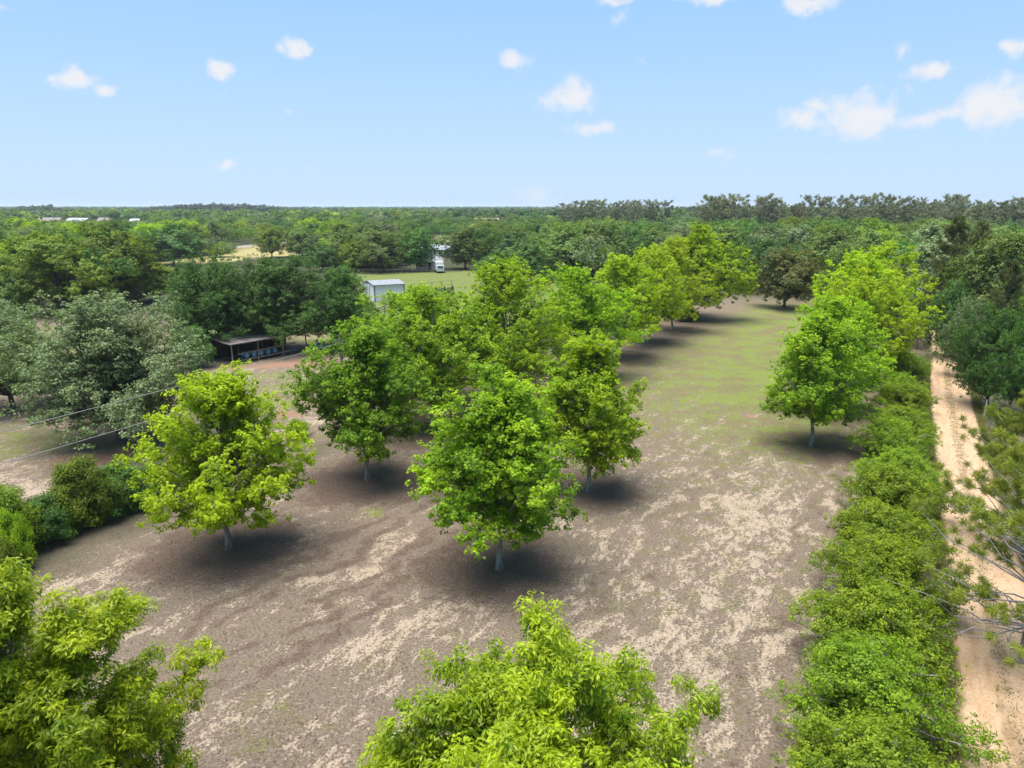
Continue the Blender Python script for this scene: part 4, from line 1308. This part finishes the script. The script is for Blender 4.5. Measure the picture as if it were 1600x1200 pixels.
# overhead cables at the left and the pole they hang from
for (dz, lab) in ((0, 'upper pale overhead cable crossing the yard at the left'), (-1.45, 'lower pale overhead cable crossing the yard at the left')):
    a = Vector((-36.2, 2.0, 8.75 + dz)); b = Vector((-12.6, 50.8, 8.05 + dz))
    pts = []
    for i in range(25):
        s = i / 24
        p = a.lerp(b, s); p.z -= .35 * 4 * s * (1 - s) - .30
        pts.append(p)
    o = MB().tube(pts, .017, 6).build('overhead_cable', M['cable']); tag(o, lab, 'cable', 'overhead cables')
e = empty('utility_pole', (-12.5, 51.0, 0), 0, 'wooden cable pole behind the dark green tree with the lime top', 'pole')
MB().tube([(0, 0, 0), (0, 0, 9.0)], [.15, .11], 10).build('shaft', M['old_wood'], e)
MB().box((0, 0, 8.5), (1.2, .1, .12)).build('crossarm', M['old_wood'], e)

# ------------------------------------------------------------------ light
SUN = Vector((-.17, -.05, 1.0)).normalized()
sl = bpy.data.lights.new('sun', 'SUN')
sl.energy = 1.9; sl.angle = R_(50); sl.color = (1.0, .955, .88)
so = bpy.data.objects.new('sun', sl)
so.rotation_euler = SUN.to_track_quat('Z', 'Y').to_euler()
so.location = (0, 0, 80)
COL.objects.link(so)

w = bpy.data.worlds.new('World'); sc.world = w; w.use_nodes = True
t = NT(w.node_tree)
for nd in list(w.node_tree.nodes): w.node_tree.nodes.remove(nd)
out = t.n('ShaderNodeOutputWorld')
sky = t.n('ShaderNodeTexSky', sky_type='NISHITA')
sky.sun_disc = False
sky.sun_elevation = math.asin(SUN.z); sky.sun_rotation = math.atan2(SUN.x, SUN.y)
sky.air_density = 1.0; sky.dust_density = .6; sky.ozone_density = 2.0; sky.altitude = 0
bg = t.n('ShaderNodeBackground'); bg.inputs['Strength'].default_value = .05
tc = t.n('ShaderNodeTexCoord')
D = tc.outputs['Generated']
nz = t.n('ShaderNodeTexNoise'); t.l(D, nz.inputs['Vector']); nz.inputs['Scale'].default_value = 22; nz.inputs['Detail'].default_value = 5; nz.inputs['Roughness'].default_value = .6
wv = t.n('ShaderNodeVectorMath', operation='MULTIPLY_ADD'); t.l(nz.outputs['Color'], wv.inputs[0]); wv.inputs[1].default_value = (.05, .05, .035); wv.inputs[2].default_value = (-.025, -.025, -.0175)
ad = t.n('ShaderNodeVectorMath', operation='ADD'); t.l(wv.outputs[0], ad.inputs[1]); t.l(D, ad.inputs[0])
sx = t.n('ShaderNodeSeparateXYZ'); t.l(ad.outputs[0], sx.inputs[0])
az = t.math('ARCTAN2', sx.outputs[0], sx.outputs[1]); el = t.math('ARCSINE', sx.outputs[2])
cb = t.n('ShaderNodeCombineXYZ'); t.l(az, cb.inputs[0]); t.l(el, cb.inputs[1])


def px_dir(u, v):
    cx, cy = (u - CX) / F_PX, -(v - CY) / F_PX
    d = Vector((cx, math.cos(PITCH) + cy * math.sin(PITCH), -math.sin(PITCH) + cy * math.cos(PITCH))).normalized()
    return math.atan2(d.x, d.y), math.asin(d.z)


acc = None
for (u, v, ru, rv, s) in [(120, 126, 34, 20, .9), (80, 122, 22, 14, .75), (160, 138, 24, 14, .75), (341, 106, 22, 16, .85), (352, 140, 9, 7, .5), (460, 77, 27, 18, .95), (803, 100, 28, 19, .95), (897, 148, 42, 28, .95),
                         (855, 160, 28, 22, .75), (928, 200, 34, 16, .7), (1345, 182, 62, 38, 1.0), (1255, 185, 44, 22, .8), (1290, 170, 46, 22, .75), (1480, 180, 44, 24, .75), (1555, 165, 66, 42, 1.0), (1440, 190, 60, 18, .6),
                         (1450, 110, 34, 18, .9), (1580, 75, 28, 20, .9), (1265, 5, 60, 18, .9), (1120, -6, 60, 16, .8), (970, 28, 24, 18, .5), (960, 2, 44, 10, .6), (357, 258, 24, 13, .8), (1128, 240, 24, 14, .55), (840, 305, 40, 22, .55),
                         (1405, 70, 22, 14, .5), (1350, 140, 16, 18, .5), (447, 175, 14, 6, .4), (490, 262, 12, 7, .4), (1, 8, 20, 10, .6), (940, 240, 24, 10, .4), (712, 156, 14, 6, .35), (1008, 100, 14, 8, .3), (1295, 246, 14, 8, .35), (1590, 255, 14, 8, .4), (1425, 145, 16, 18, .4)]:
    a0, e0 = px_dir(u, v)
    a1, e1 = px_dir(u + ru, v); a2, e2 = px_dir(u, v - rv)
    k = t.n('ShaderNodeVectorMath', operation='SUBTRACT'); t.l(cb.outputs[0], k.inputs[0]); k.inputs[1].default_value = (a0, e0, 0)
    k2 = t.n('ShaderNodeVectorMath', operation='MULTIPLY'); t.l(k.outputs[0], k2.inputs[0]); k2.inputs[1].default_value = (1 / abs(a1 - a0), 1 / abs(e2 - e0), 0)
    k3 = t.n('ShaderNodeVectorMath', operation='LENGTH'); t.l(k2.outputs[0], k3.inputs[0])
    mr = t.n('ShaderNodeMapRange'); t.l(k3.outputs['Value'], mr.inputs[0]); mr.inputs[1].default_value = 0; mr.inputs[2].default_value = 1.5; mr.inputs[3].default_value = s; mr.inputs[4].default_value = 0; f = mr.outputs[0]
    acc = f if acc is None else t.math('MAXIMUM', acc, f)
n2 = t.n('ShaderNodeTexNoise'); t.l(D, n2.inputs['Vector']); n2.inputs['Scale'].default_value = 40; n2.inputs['Detail'].default_value = 6; n2.inputs['Roughness'].default_value = .6
cm = t.step(t.math('ADD', acc, t.math('MULTIPLY_ADD', n2.outputs['Fac'], 1.1, -.55)), .18, .78)
cm = t.math('MULTIPLY', cm, .9)
ez = t.n('ShaderNodeSeparateXYZ'); t.l(D, ez.inputs[0])
grad = t.mix(t.step(ez.outputs[2], -.02, .42), (2.15, 2.98, 4.05), (1.10, 2.36, 3.95))
skyc = t.mix(.9, sky.outputs[0], grad)
cloudc = t.mix(0.0, (3.65, 3.65, 3.75), (9, 9, 9))
mixc = t.mix(cm, skyc, cloudc)
t.l(mixc, bg.inputs['Color']); t.l(bg.outputs[0], out.inputs['Surface'])
SKYN = sky

# ------------------------------------------------------------------ air

HAZE = True
if HAZE:
    S_ = 6500.0
    o = MB().box((0, 0, 15.0), (2 * S_, 2 * S_, 34.0)).build('haze', None)
    m, t, out = new_mat('haze_air')
    pv = t.n('ShaderNodeVolumePrincipled')
    pv.inputs['Color'].default_value = (.80, .88, 1.0, 1); pv.inputs['Density'].default_value = .00010
    pv.inputs['Anisotropy'].default_value = .1
    t.l(pv.outputs[0], out.inputs['Volume'])
    o.data.materials.append(m)
    tag(o, 'thin pale blue haze over the far woods', 'haze', kind='stuff')

# ------------------------------------------------------------------ render settings
sc.render.engine = 'CYCLES'
sc.view_settings.view_transform = 'Standard'
sc.view_settings.look = 'None'
sc.view_settings.gamma = 1.0
sc.view_settings.exposure = 2.3
c = sc.cycles
c.use_denoising = True
try: c.denoiser = 'OPENIMAGEDENOISE'
except Exception: pass
c.max_bounces = 6; c.diffuse_bounces = 4; c.glossy_bounces = 2; c.transmission_bounces = 4; c.volume_bounces = 0; c.transparent_max_bounces = 8
c.caustics_reflective = False; c.caustics_refractive = False
